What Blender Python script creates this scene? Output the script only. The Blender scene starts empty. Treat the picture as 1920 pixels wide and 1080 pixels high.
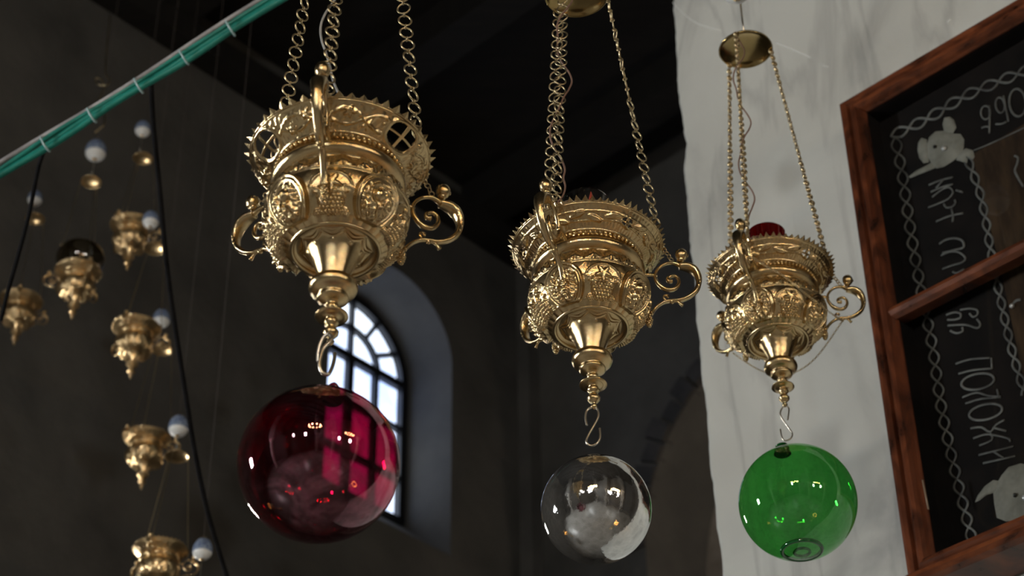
import bpy, math, random
import numpy as np
from mathutils import Vector, Matrix

random.seed(7)
rng = np.random.RandomState(11)
PI = math.pi
sc = bpy.context.scene
COL = sc.collection

# ------------------------------------------------------------------ camera
F = 3867.0
G = 3867.0 / 2900.0      # scale of everything measured at a given depth
CAM_H = 1.6
zv = Vector((890 - 960, 540 + 4500, F)).normalized()          # world up in camera axes (right, up, forward)
fw = Vector((0, 0, 1))
yv = (fw - zv * fw.dot(zv)).normalized()
xv = yv.cross(zv)
if xv.x < 0:
    xv = -xv
M = np.array([list(xv), list(yv), list(zv)])                   # rows: world axes in camera coordinates


def ray(px, py):
    return M @ np.array([(px - 960) / F, (540 - py) / F, 1.0])


def at_y(px, py, Y):
    r = ray(px, py)
    return Vector(np.array([0, 0, CAM_H]) + r * (Y / r[1]))


def at_d(px, py, D):
    return Vector(np.array([0, 0, CAM_H]) + ray(px, py) * D)


def on_plane(px, py, n, c):
    r = ray(px, py)
    return Vector(np.array([0, 0, CAM_H]) + r * ((c - n[2] * CAM_H) / r.dot(np.array(n))))


cam = bpy.data.objects.new('camera', bpy.data.cameras.new('camera'))
COL.objects.link(cam)
R3 = Matrix(((M[0][0], M[0][1], -M[0][2]), (M[1][0], M[1][1], -M[1][2]), (M[2][0], M[2][1], -M[2][2])))
cam.matrix_world = Matrix.Translation((0, 0, CAM_H)) @ R3.to_4x4()
cam.data.sensor_width = 36
cam.data.lens = 36 * F / 1920
cam.data.clip_start = .05
cam.data.dof.use_dof = True
cam.data.dof.focus_distance = 3.66
cam.data.dof.aperture_fstop = 5.8
sc.camera = cam

# ------------------------------------------------------------------ world, exposure
w = bpy.data.worlds.new('world')
sc.world = w
w.use_nodes = True
w.node_tree.nodes['Background'].inputs[0].default_value = (.55, .68, 1, 1)
w.node_tree.nodes['Background'].inputs[1].default_value = .8
sc.view_settings.view_transform = 'Standard'
sc.view_settings.look = 'None'
sc.view_settings.gamma = 1
sc.view_settings.use_curve_mapping = False
sc.view_settings.exposure = 0
try:
    sc.cycles.max_bounces = 10
    sc.cycles.transparent_max_bounces = 16
    sc.cycles.sample_clamp_indirect = 4
    sc.cycles.caustics_reflective = False
    sc.cycles.caustics_refractive = False
except Exception:
    pass


def light(name, kind, loc, energy, color, size=.1, size_y=None, aim=None):
    l = bpy.data.lights.new(name, kind)
    l.energy = energy
    l.color = color
    if kind == 'AREA':
        l.shape = 'RECTANGLE'
        l.size = size
        l.size_y = size_y or size
    else:
        l.shadow_soft_size = size
    o = bpy.data.objects.new(name, l)
    o.location = loc
    if aim is not None:
        o.rotation_euler = (Vector(aim) - Vector(loc)).to_track_quat('-Z', 'Y').to_euler()
    COL.objects.link(o)
    return o


# strengths of the daylight windows and the lamps
L_VIEW = 2.0      # the window in view
L_LEFT = 310.0      # tall windows low in the left wall, out of frame
L_RIGHT = 85.0     # clerestory windows of the opposite wall
L_BULB = 140.0      # bulbs of the wheels added behind the camera

# ------------------------------------------------------------------ materials


def mat(name, color=(.5, .5, .5), rough=.5, metal=0.0, spec=.5):
    m = bpy.data.materials.new(name)
    m.use_nodes = True
    b = m.node_tree.nodes['Principled BSDF']
    b.inputs['Base Color'].default_value = (*color, 1)
    b.inputs['Roughness'].default_value = rough
    b.inputs['Metallic'].default_value = metal
    b.inputs['Specular IOR Level'].default_value = spec
    return m


def N(m, t, **kw):
    n = m.node_tree.nodes.new(t)
    for k, v in kw.items():
        if k in n.inputs:
            n.inputs[k].default_value = v
        else:
            setattr(n, k, v)
    return n


def L(m, a, b):
    m.node_tree.links.new(a, b)


def bsdf(m):
    return m.node_tree.nodes['Principled BSDF']


def noise_color(m, scale, cols, detail=5, coord='Object', stretch=None, pos=None, rough=None, bump=0, bscale=None, dist=0, bdist=.01):
    tc = N(m, 'ShaderNodeTexCoord')
    src = tc.outputs[coord]
    if stretch:
        mp = N(m, 'ShaderNodeMapping')
        mp.inputs['Scale'].default_value = stretch
        L(m, src, mp.inputs[0])
        src = mp.outputs[0]
    n = N(m, 'ShaderNodeTexNoise', Scale=scale, Detail=detail, Distortion=dist)
    n.inputs['Roughness'].default_value = .6
    L(m, src, n.inputs['Vector'])
    r = N(m, 'ShaderNodeValToRGB')
    e = r.color_ramp.elements
    pos = pos or [.3 + .4 * i / (len(cols) - 1) for i in range(len(cols))]
    e[0].position, e[0].color = pos[0], (*cols[0], 1)
    e[1].position, e[1].color = pos[-1], (*cols[-1], 1)
    for p, c in zip(pos[1:-1], cols[1:-1]):
        x = e.new(p)
        x.color = (*c, 1)
    L(m, n.outputs['Fac'], r.inputs[0])
    L(m, r.outputs[0], bsdf(m).inputs['Base Color'])
    if rough:
        mr = N(m, 'ShaderNodeMapRange')
        mr.inputs[3].default_value, mr.inputs[4].default_value = rough
        L(m, n.outputs['Fac'], mr.inputs[0])
        L(m, mr.outputs[0], bsdf(m).inputs['Roughness'])
    if bump:
        n2 = N(m, 'ShaderNodeTexNoise', Scale=bscale or scale * 4, Detail=6)
        L(m, src, n2.inputs['Vector'])
        b = N(m, 'ShaderNodeBump', Strength=bump, Distance=bdist)
        L(m, n2.outputs['Fac'], b.inputs['Height'])
        L(m, b.outputs[0], bsdf(m).inputs['Normal'])
    return r


GOLD = mat('gilded_brass', (.8, .57, .24), .25, 1)
noise_color(GOLD, 22, [(.27, .155, .07), (.64, .475, .245), (.84, .68, .41)], pos=[.30, .46, .68], rough=(.10, .26), bump=.2, bscale=260, bdist=.0006)
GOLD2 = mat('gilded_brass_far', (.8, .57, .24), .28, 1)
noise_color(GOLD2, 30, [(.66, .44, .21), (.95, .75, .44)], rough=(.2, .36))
CHAIN = mat('chain_brass', (.62, .52, .32), .3, 1)
noise_color(CHAIN, 90, [(.40, .31, .19), (.70, .60, .38)], rough=(.22, .4))
PLATE = mat('plate_brass', (.42, .31, .14), .18, 1)
noise_color(PLATE, 12, [(.30, .21, .09), (.52, .39, .17)], rough=(.12, .25))
STEEL = mat('wire_steel', (.55, .52, .45), .3, 1)
CORD = mat('brown_cord', (.20, .12, .09), .45)
CORDD = mat('dark_wire', (.06, .05, .045), .6)
CORDG = mat('grey_cord', (.35, .36, .36), .35)
BLACK = mat('black_cable', (.008, .008, .009), .9, 0, .05)
noise_color(BLACK, 30, [(.006, .006, .007), (.014, .014, .015)])


def glass_mat(name, tint, gloss_tint, fac, mott=None, rough=.01, edge=.5):
    m = bpy.data.materials.new(name)
    m.use_nodes = True
    nt = m.node_tree
    nt.nodes.remove(nt.nodes['Principled BSDF'])
    out = nt.nodes['Material Output']
    tr = N(m, 'ShaderNodeBsdfTransparent')
    tr.inputs[0].default_value = (*tint, 1)
    gi = N(m, 'ShaderNodeBsdfGlossy', Roughness=rough)
    gi.inputs[0].default_value = (*gloss_tint, 1)
    mix = N(m, 'ShaderNodeMixShader')
    mix.inputs[0].default_value = fac
    if mott:
        tc = N(m, 'ShaderNodeTexCoord')
        n = N(m, 'ShaderNodeTexNoise', Scale=mott[0], Detail=4, Distortion=1.2)
        L(m, tc.outputs['Object'], n.inputs['Vector'])
        mr = N(m, 'ShaderNodeMapRange')
        mr.inputs[1].default_value, mr.inputs[2].default_value = .38, .62
        mr.inputs[3].default_value, mr.inputs[4].default_value = mott[1], mott[2]
        L(m, n.outputs['Fac'], mr.inputs[0])
        L(m, mr.outputs[0], mix.inputs[0])
    L(m, tr.outputs[0], mix.inputs[1])
    L(m, gi.outputs[0], mix.inputs[2])
    g2 = N(m, 'ShaderNodeBsdfGlossy', Roughness=.008)
    g2.inputs[0].default_value = (1, 1, 1, 1)
    lw = N(m, 'ShaderNodeFresnel', IOR=1.5)
    geo = N(m, 'ShaderNodeNewGeometry')
    # the outer skin reflects untinted on the outside only
    mu = N(m, 'ShaderNodeMath', operation='MULTIPLY')
    inv = N(m, 'ShaderNodeMath', operation='SUBTRACT')
    inv.inputs[0].default_value = 1
    L(m, geo.outputs['Backfacing'], inv.inputs[1])
    L(m, lw.outputs[0], mu.inputs[0])
    L(m, inv.outputs[0], mu.inputs[1])
    mu2 = N(m, 'ShaderNodeMath', operation='MULTIPLY')
    mu2.inputs[1].default_value = edge
    L(m, mu.outputs[0], mu2.inputs[0])
    mix2 = N(m, 'ShaderNodeMixShader')
    L(m, mu2.outputs[0], mix2.inputs[0])
    L(m, mix.outputs[0], mix2.inputs[1])
    L(m, g2.outputs[0], mix2.inputs[2])
    L(m, mix2.outputs[0], out.inputs[0])
    return m


PINK = glass_mat('pink_glass', (.46, .04, .14), (.80, .13, .30), .4, mott=(2.2, .10, .45), rough=.02, edge=.9)
GREEN = glass_mat('green_glass', (.26, .68, .27), (.2, .8, .25), .10, mott=(8, .05, .16), rough=.02, edge=.9)
REDCUP = glass_mat('red_glass', (.35, .01, .01), (.9, .05, .05), .1, edge=1)
BLUECUP = glass_mat('blue_glass', (.02, .03, .2), (.05, .08, .5), .12, edge=1)
CLEAR = glass_mat('clear_glass', (.86, .88, .88), (1, 1, 1), .03, edge=1)
AMBER = glass_mat('smoked_glass', (.42, .36, .24), (.8, .7, .5), .08, edge=1)
PANE = glass_mat('cabinet_glass', (.93, .94, .94), (1, 1, 1), .004, edge=.45)

MERC = mat('mercury_glass', (.83, .85, .86), .02, .975)
noise_color(MERC, 5, [(.62, .63, .62), (.80, .82, .83), (.88, .90, .91)], pos=[.25, .45, .7], rough=(.008, .05), bump=.12, bscale=5, bdist=.006)

WALL = mat('dark_plaster', (.08, .075, .068), .85)
noise_color(WALL, 1.6, [(.056, .055, .052), (.095, .092, .086), (.14, .134, .122)], detail=9, pos=[.25, .5, .8], bump=.6, bscale=9, bdist=.02)
REVEAL = mat('pale_plaster', (.17, .165, .16), .8)
noise_color(REVEAL, 2.5, [(.085, .083, .08), (.145, .14, .13)], detail=8, bump=.4, bscale=12, bdist=.01)
ARCHB = mat('brown_plaster', (.3, .26, .22), .85)
noise_color(ARCHB, 3, [(.17, .14, .115), (.36, .31, .26), (.42, .38, .33)], detail=8, pos=[.3, .55, .75])
STONE = mat('arch_stone', (.05, .048, .05), .8)
noise_color(STONE, 5, [(.03, .03, .032), (.075, .07, .07)], bump=.4)
WOODC = mat('ceiling_wood', (.022, .018, .015), .8)
noise_color(WOODC, 3, [(.004, .0035, .003), (.012, .010, .008)], stretch=(1, 8, 1))
FLOOR = mat('floor_marble', (.55, .53, .5), .3)
noise_color(FLOOR, 1.2, [(.20, .19, .175), (.40, .385, .36)], detail=7)

MARBLE = mat('pier_marble', (.6, .6, .57), .38)
r_ = noise_color(MARBLE, 1.7, [(.34, .35, .345), (.52, .535, .51), (.60, .615, .585)], detail=9, pos=[.28, .45, .72], dist=.6, bump=.25, bscale=14, bdist=.004)


def add_veins():
    m = MARBLE
    tc = N(m, 'ShaderNodeTexCoord')
    mp = N(m, 'ShaderNodeMapping')
    mp.inputs['Rotation'].default_value = (0, math.radians(40), 0)
    mp.inputs['Scale'].default_value = (3.2, 3.2, .55)
    L(m, tc.outputs['Object'], mp.inputs[0])
    n = N(m, 'ShaderNodeTexNoise', Scale=1.5, Detail=5, Distortion=.5)
    L(m, mp.outputs[0], n.inputs['Vector'])
    r = N(m, 'ShaderNodeValToRGB')
    e = r.color_ramp.elements
    e[0].position, e[0].color = .455, (1, 1, 1, 1)
    e[1].position, e[1].color = .545, (1, 1, 1, 1)
    x = e.new(.5)
    x.color = (.72, .72, .73, 1)
    L(m, n.outputs['Fac'], r.inputs[0])
    mx = N(m, 'ShaderNodeMixRGB', blend_type='MULTIPLY')
    mx.inputs[0].default_value = .7
    L(m, r_.outputs[0], mx.inputs[1])
    L(m, r.outputs[0], mx.inputs[2])
    L(m, mx.outputs[0], bsdf(m).inputs['Base Color'])


add_veins()
WOOD = mat('varnished_wood', (.22, .07, .025), .3)
noise_color(WOOD, 7, [(.014, .006, .004), (.085, .024, .010), (.175, .050, .018)], detail=6, stretch=(2.5, 2.5, .9), pos=[.30, .5, .72], rough=(.2, .4), dist=1.2, bump=.2, bscale=30, bdist=.002)
WOODS = mat('varnished_wood_rail', (.22, .07, .025), .3)
noise_color(WOODS, 9, [(.020, .008, .005), (.105, .030, .012), (.20, .058, .020)], detail=6, stretch=(1, 1, 4), pos=[.30, .5, .72], rough=(.2, .4), dist=1.0, bump=.2, bscale=30, bdist=.002)
CLOTH = mat('black_cloth', (.012, .011, .012), .9, 0, .08)
noise_color(CLOTH, 9, [(.006, .006, .0065), (.014, .0115, .011)], bump=.3, bscale=300, bdist=.001)
PANEL = mat('brown_panel', (.04, .025, .015), .8, 0, .1)
noise_color(PANEL, 9, [(.015, .010, .008), (.06, .038, .022)], stretch=(3, 3, .7))
THREAD = mat('silver_thread', (.20, .205, .195), .6)
noise_color(THREAD, 14, [(.05, .05, .05), (.16, .165, .16)], pos=[.35, .62])
APPL = mat('pale_applique', (.42, .42, .37), .8)
noise_color(APPL, 22, [(.13, .13, .11), (.26, .26, .23)], bump=.5, bscale=200, bdist=.002)
EYE = mat('dark_bead', (.004, .004, .004), .3)
SILVER = mat('silver_bead', (.7, .72, .74), .3, .6)

TEAL = mat('teal_plastic', (.02, .26, .21), .35)
noise_color(TEAL, 14, [(.008, .14, .11), (.02, .27, .22)], stretch=(1, 1, 1))
GREYC = mat('grey_plastic', (.45, .44, .46), .5)
noise_color(GREYC, 9, [(.16, .15, .16), (.5, .49, .51)])
TIE = mat('clear_tie', (.35, .5, .52), .4)
SOOT = mat('dark_metal', (.01, .01, .012), .5)

EGG = mat('painted_ceramic', (.8, .8, .8), .15)


def egg_nodes():
    m = EGG
    tc = N(m, 'ShaderNodeTexCoord')
    v = N(m, 'ShaderNodeTexVoronoi', Scale=5.5)
    L(m, tc.outputs['Object'], v.inputs['Vector'])
    r = N(m, 'ShaderNodeValToRGB')
    e = r.color_ramp.elements
    e[0].position, e[0].color = .25, (.015, .04, .20, 1)
    e[1].position, e[1].color = .5, (.26, .33, .45, 1)
    L(m, v.outputs['Distance'], r.inputs[0])
    sx = N(m, 'ShaderNodeSeparateXYZ')
    L(m, tc.outputs['Object'], sx.inputs[0])
    g = N(m, 'ShaderNodeMath', operation='GREATER_THAN')
    g.inputs[1].default_value = -.42
    L(m, sx.outputs[2], g.inputs[0])
    mx = N(m, 'ShaderNodeMixRGB')
    mx.inputs[1].default_value = (.88, .90, .90, 1)
    L(m, g.outputs[0], mx.inputs[0])
    L(m, r.outputs[0], mx.inputs[2])
    L(m, mx.outputs[0], bsdf(m).inputs['Base Color'])


egg_nodes()


def emis(name, color, s):
    m = bpy.data.materials.new(name)
    m.use_nodes = True
    m.node_tree.nodes.remove(m.node_tree.nodes['Principled BSDF'])
    e = N(m, 'ShaderNodeEmission', Strength=s)
    e.inputs[0].default_value = (*color, 1)
    L(m, e.outputs[0], m.node_tree.nodes['Material Output'].inputs[0])
    return m


GLOWV = emis('daylit_glass', (.70, .86, 1.12), L_VIEW)
GLOWL = emis('daylit_glass_left', (.98, .99, .97), L_LEFT)
GLOWR = emis('daylit_glass_right', (1, .95, .86), L_RIGHT)
BULB = emis('warm_bulb', (1, .62, .25), L_BULB)
FLAME = emis('candle_flame', (1, .42, .08), 30)


def glow_nodes():
    # panes with slightly uneven brightness: the sky seen through old glass
    m = GLOWV
    tc = N(m, 'ShaderNodeTexCoord')
    n = N(m, 'ShaderNodeTexNoise', Scale=2.2, Detail=3)
    L(m, tc.outputs['Object'], n.inputs['Vector'])
    r = N(m, 'ShaderNodeValToRGB')
    e = r.color_ramp.elements
    e[0].position, e[0].color = .38, (.46, .60, .98, 1)
    e[1].position, e[1].color = .60, (.84, .95, 1.1, 1)
    L(m, n.outputs['Fac'], r.inputs[0])
    L(m, r.outputs[0], [x for x in m.node_tree.nodes if x.type == 'EMISSION'][0].inputs[0])


glow_nodes()

# ------------------------------------------------------------------ mesh helpers


def mesh(name, V, Fc, m, smooth=True):
    me = bpy.data.meshes.new(name)
    me.from_pydata([tuple(v) for v in V], [], [tuple(f) for f in Fc])
    me.materials.append(m)
    if smooth:
        me.shade_smooth()
    me.update()
    return me


def obj(name, me, parent=None, loc=(0, 0, 0), rot=(0, 0, 0), scale=None):
    o = bpy.data.objects.new(name, me)
    COL.objects.link(o)
    o.location = loc
    o.rotation_euler = rot
    if scale is not None:
        o.scale = scale if hasattr(scale, '__len__') else (scale,) * 3
    if parent is not None:
        o.parent = parent
    return o


def tag(o, label, cat=None, group=None, kind=None):
    if label:
        o['label'] = label
    if cat:
        o['category'] = cat
    if group:
        o['group'] = group
    if kind:
        o['kind'] = kind
    return o


def thing(name, label, cat, loc=(0, 0, 0), rz=0, group=None, scale=None):
    return tag(obj(name, None, None, loc, (0, 0, rz), scale), label, cat, group)


class MB:
    def __init__(s):
        s.V, s.F = [], []

    def add(s, V, Fc):
        b = len(s.V)
        s.V += [tuple(v) for v in V]
        s.F += [tuple(i + b for i in f) for f in Fc]
        return s

    def box(s, lo, hi, mtx=None):
        x0, y0, z0 = lo
        x1, y1, z1 = hi
        V = [Vector(p) for p in ((x0, y0, z0), (x1, y0, z0), (x1, y1, z0), (x0, y1, z0), (x0, y0, z1), (x1, y0, z1), (x1, y1, z1), (x0, y1, z1))]
        if mtx is not None:
            V = [mtx @ v for v in V]
        return s.add(V, [(0, 3, 2, 1), (4, 5, 6, 7), (0, 1, 5, 4), (1, 2, 6, 5), (2, 3, 7, 6), (3, 0, 4, 7)])

    def build(s, name, m, parent=None, smooth=False, **kw):
        return obj(name, mesh(name, s.V, s.F, m, smooth), parent, **kw)


def lathe(prof, n=48, caps=True):
    V, Fc = [], []
    for r, z in prof:
        for i in range(n):
            a = 2 * PI * i / n
            V.append((r * math.cos(a), r * math.sin(a), z))
    for j in range(len(prof) - 1):
        for i in range(n):
            k = (i + 1) % n
            Fc.append((j * n + i, j * n + k, (j + 1) * n + k, (j + 1) * n + i))
    return V, Fc


def catmull(P, R, sub):
    P = [Vector(p) for p in P]
    out, rad = [], []
    n = len(P)
    for i in range(n - 1):
        p0, p1, p2, p3 = P[max(i - 1, 0)], P[i], P[i + 1], P[min(i + 2, n - 1)]
        for k in range(sub):
            t = k / sub
            out.append(.5 * ((2 * p1) + (p2 - p0) * t + (2 * p0 - 5 * p1 + 4 * p2 - p3) * t * t + (3 * p1 - p0 - 3 * p2 + p3) * t ** 3))
            rad.append(R[i] * (1 - t) + R[i + 1] * t)
    out.append(P[-1])
    rad.append(R[-1])
    return out, rad


def tube(P, R, n=8, sub=5, flat=None, closed=False):
    """sweep a round (or flattened) section along P; R a number or one per point"""
    if not hasattr(R, '__len__'):
        R = [R] * len(P)
    if closed:
        P = list(P) + [P[0]]
        R = list(R) + [R[0]]
    if sub > 1 and len(P) > 2:
        P, R = catmull(P, R, sub)
    else:
        P = [Vector(p) for p in P]
    V, Fc = [], []
    nrm = None
    for i, p in enumerate(P):
        t = (P[min(i + 1, len(P) - 1)] - P[max(i - 1, 0)])
        if t.length < 1e-9:
            t = Vector((0, 0, 1))
        t.normalize()
        if flat is not None:
            nrm = Vector(flat[0])
            nrm = (nrm - t * nrm.dot(t)).normalized()
        elif nrm is None:
            nrm = t.orthogonal().normalized()
        else:
            nrm = (nrm - t * nrm.dot(t)).normalized()
        b = t.cross(nrm)
        for k in range(n):
            a = 2 * PI * k / n
            V.append(p + nrm * (math.cos(a) * R[i] * (flat[1] if flat else 1)) + b * (math.sin(a) * R[i]))
    m_ = len(P)
    for i in range(m_ - 1):
        for k in range(n):
            k2 = (k + 1) % n
            Fc.append((i * n + k, i * n + k2, (i + 1) * n + k2, (i + 1) * n + k))
    if not closed:
        Fc.append(tuple(range(n))[::-1])
        Fc.append(tuple((m_ - 1) * n + k for k in range(n)))
    return V, Fc


def ball(c, r, seg=16, rings=10, sq=(1, 1, 1), bump=0):
    V, Fc = [], []
    c = Vector(c)
    for j in range(rings + 1):
        th = PI * j / rings
        for i in range(seg):
            a = 2 * PI * i / seg
            rr = r * (1 + bump * math.sin(i * 2.1 + j * 3.3))
            V.append(c + Vector((rr * math.sin(th) * math.cos(a) * sq[0], rr * math.sin(th) * math.sin(a) * sq[1], rr * math.cos(th) * sq[2])))
    for j in range(rings):
        for i in range(seg):
            k = (i + 1) % seg
            Fc.append((j * seg + i, (j + 1) * seg + i, (j + 1) * seg + k, j * seg + k))
    return V, Fc


def torus(R, r, n=24, m=6, axis='Y'):
    V, Fc = [], []
    for i in range(n):
        a = 2 * PI * i / n
        for j in range(m):
            b = 2 * PI * j / m
            x, z, y = (R + r * math.cos(b)) * math.cos(a), (R + r * math.cos(b)) * math.sin(a), r * math.sin(b)
            V.append((x, y, z) if axis == 'Y' else (x, z, y))
    for i in range(n):
        for j in range(m):
            i2, j2 = (i + 1) % n, (j + 1) % m
            Fc.append((i * m + j, i2 * m + j, i2 * m + j2, i * m + j2))
    return V, Fc


CACHE = {}


def cached(key, fn):
    if key not in CACHE:
        CACHE[key] = fn()
    return CACHE[key]


# ------------------------------------------------------------------ the building
a35 = math.radians(43.3)
AX = Vector((math.sin(a35), math.cos(a35), 0))      # along the nave wall, away from the camera
BX = Vector((AX.y, -AX.x, 0))                       # out of the nave wall into the room
ROT = Matrix(((AX.x, BX.x, 0), (AX.y, BX.y, 0), (0, 0, 1))).to_4x4()
BW = -7.427
A_END, A_BACK, B_RIGHT, CEIL = 8.02, -9.0, 7.5, 10.5


def room(a, b, z):
    return ROT @ Vector((a, b, z))


def loc_of(p):
    return Vector((AX.dot(p), BX.dot(p), p.z))


def grid_wall(name, m, axis, const, u0, u1, z0, z1, hole=None, nu=60, nz=40, flip=False):
    """wall in room coordinates with an optional arched hole (uc, half, zsill, zspring)"""
    us = list(np.linspace(u0, u1, nu))
    mb = MB()

    def P(u, z):
        return room(u, const, z) if axis == 'A' else room(const, u, z)

    def quad(p):
        mb.add([P(*q) for q in p], [(3, 2, 1, 0) if flip else (0, 1, 2, 3)])
    if not hole:
        quad([(u0, z0), (u1, z0), (u1, z1), (u0, z1)])
    else:
        uc, hw, zs, zp = hole
        quad([(u0, z0), (uc - hw, z0), (uc - hw, z1), (u0, z1)])
        quad([(uc + hw, z0), (u1, z0), (u1, z1), (uc + hw, z1)])
        if zs > z0:
            quad([(uc - hw, z0), (uc + hw, z0), (uc + hw, zs), (uc - hw, zs)])
        n = 36
        for i in range(n):
            t0, t1 = PI - PI * i / n, PI - PI * (i + 1) / n
            p0 = (uc + hw * math.cos(t0), zp + hw * math.sin(t0))
            p1 = (uc + hw * math.cos(t1), zp + hw * math.sin(t1))
            quad([p0, p1, (p1[0], z1), (p0[0], z1)])
    return tag(mb.build(name, m), None, None, None, 'structure')


C_B, C_Z, RI, RO = -5.45, 7.62, 1.08, 1.22
# nave wall with the arched window niche
NC, NH, NSILL, NSPR = 6.83, .50, 7.65, 8.985
left_wall = grid_wall('wall_left', WALL, 'A', BW, -11, A_END, 0, CEIL, (NC, NH, NSILL, NSPR))
end_wall = grid_wall('wall_front', WALL, 'B', A_END, BW, B_RIGHT, 0, CEIL, (C_B, RI, 0, C_Z), flip=True)
grid_wall('wall_right', mat('far_plaster', (.10, .09, .08), .8), 'A', B_RIGHT, -11, A_END, 0, CEIL, flip=True)
grid_wall('wall_back', bpy.data.materials['far_plaster'], 'B', A_BACK, BW, B_RIGHT, 0, CEIL)
fl = MB().add([room(-11, -10, 0), room(10.5, -10, 0), room(10.5, 9, 0), room(-11, 9, 0)], [(0, 3, 2, 1)]).build('floor', FLOOR)
tag(fl, None, kind='structure')
ce = MB().box((-11, -9.2, CEIL), (10.5, 9, CEIL + .1), ROT).build('ceiling', WOODC)
tag(ce, None, kind='structure')
for i in range(13):
    a = -8.2 + i * 1.3
    tag(MB().box((a, BW, CEIL - .26), (a + .24, B_RIGHT, CEIL - .002), ROT).build('beam', WOODC), 'dark timber ceiling beam', kind='structure', group='ceiling beams')
# dark timber cornice along the top of the nave wall
for k, (d0, z0, z1) in enumerate(((.0, CEIL - .46, CEIL - .30), (.0, CEIL - .30, CEIL - .27))):
    pass
tag(MB().box((-11, BW, CEIL - .42), (A_END, BW + .16, CEIL - .26), ROT).build('trim_1', WOODC), None, kind='structure')
# wall corner pilaster at the end of the nave wall
tag(MB().box((A_END - .10, BW, 0), (A_END, BW + .10, CEIL - .42), ROT).build('trim_2', REVEAL), None, kind='structure')

# niche reveal and glazed window
T = .40
GH, GSILL, GSPR = .445, 8.01, 9.0
mb = MB()


def arch_outline(c, h, sill, spr, n=28):
    pts = [(c - h, sill), (c - h, spr)]
    pts += [(c + h * math.cos(PI - PI * i / n), spr + h * math.sin(PI * i / n)) for i in range(1, n)]
    pts += [(c + h, spr), (c + h, sill)]
    return pts


o1, o2 = arch_outline(NC, NH, NSILL, NSPR), arch_outline(NC, GH + .03, GSILL, GSPR)
V = [room(a, BW, z) for a, z in o1] + [room(a, BW - T, z) for a, z in o2]
n_ = len(o1)
mb.add(V, [(i, (i + 1) % n_, n_ + (i + 1) % n_, n_ + i) for i in range(n_)])
win = mb.build('window_1', REVEAL)
tag(win, None, kind='structure')


def bar_arch(pts, wdt, z_in, z_out, closed=False):
    """flat bar following pts (a,z) on the window plane"""
    mb = MB()
    for (a0, z0), (a1, z1) in zip(pts[:-1], pts[1:]):
        d = Vector((a1 - a0, z1 - z0))
        d.normalize()
        q = Vector((-d.y, d.x)) * wdt / 2
        e = d * wdt * .12
        c = [(a0 - e.x + q.x, z0 - e.y + q.y), (a0 - e.x - q.x, z0 - e.y - q.y), (a1 + e.x - q.x, z1 + e.y - q.y), (a1 + e.x + q.x, z1 + e.y + q.y)]
        V = [room(a, z_in, z) for a, z in c] + [room(a, z_out, z) for a, z in c]
        mb.add(V, [(0, 1, 2, 3), (7, 6, 5, 4), (0, 4, 5, 1), (1, 5, 6, 2), (2, 6, 7, 3), (3, 7, 4, 0)])
    return mb


BI, BO = BW - T + .03, BW - T - .01
arcp = lambda r, n=20, t0=0, t1=PI: [(NC + r * math.cos(t0 + (t1 - t0) * i / n), GSPR + r * math.sin(t0 + (t1 - t0) * i / n)) for i in range(n + 1)]
fr = bar_arch([(NC - GH, GSILL)] + [(NC - GH, GSPR)] + arcp(GH, 24)[::-1] + [(NC + GH, GSPR), (NC + GH, GSILL), (NC - GH, GSILL)], .05, BI + .01, BO).build('window_frame', SOOT, win)
bar_arch([(NC - GH, GSPR), (NC + GH, GSPR)], .055, BI, BO).build('transom', SOOT, win)
bar_arch(arcp(.23, 18), .026, BI, BO).build('fanlight_ring', SOOT, win)
for k in range(1, 6):
    t = PI * k / 6
    r0 = .23 if k != 3 else 0
    bar_arch([(NC + r0 * math.cos(t), GSPR + r0 * math.sin(t)), (NC + GH * math.cos(t), GSPR + GH * math.sin(t))], .026, BI, BO).build('glazing_bar', SOOT, win)
for x in (-.215, 0, .215):
    bar_arch([(NC + x, GSILL), (NC + x, GSPR)], .05 if x == 0 else .035, BI, BO).build('glazing_bar', SOOT, win)
for z in (GSILL + .30, GSILL + .66):
    bar_arch([(NC - GH, z), (NC + GH, z)], .034, BI, BO).build('glazing_bar', SOOT, win)


def pane(pts):
    MB().add([room(a, BW - T - .012, z) for a, z in pts], [tuple(range(len(pts)))]).build('pane', GLOWV, win)


for k in range(6):
    t0, t1 = PI * k / 6, PI * (k + 1) / 6
    pane(arcp(.23, 5, t0, t1) + arcp(GH, 5, t0, t1)[::-1])
for k in range(2):
    pane([(NC, GSPR)] + arcp(.23, 8, PI * k / 2, PI * (k + 1) / 2))
xs = [-GH, -.215, 0, .215, GH]
zs = [GSILL, GSILL + .30, GSILL + .66, GSPR]
for i in range(4):
    for j in range(3):
        pane([(NC + xs[i], zs[j]), (NC + xs[i + 1], zs[j]), (NC + xs[i + 1], zs[j + 1]), (NC + xs[i], zs[j + 1])])

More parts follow.
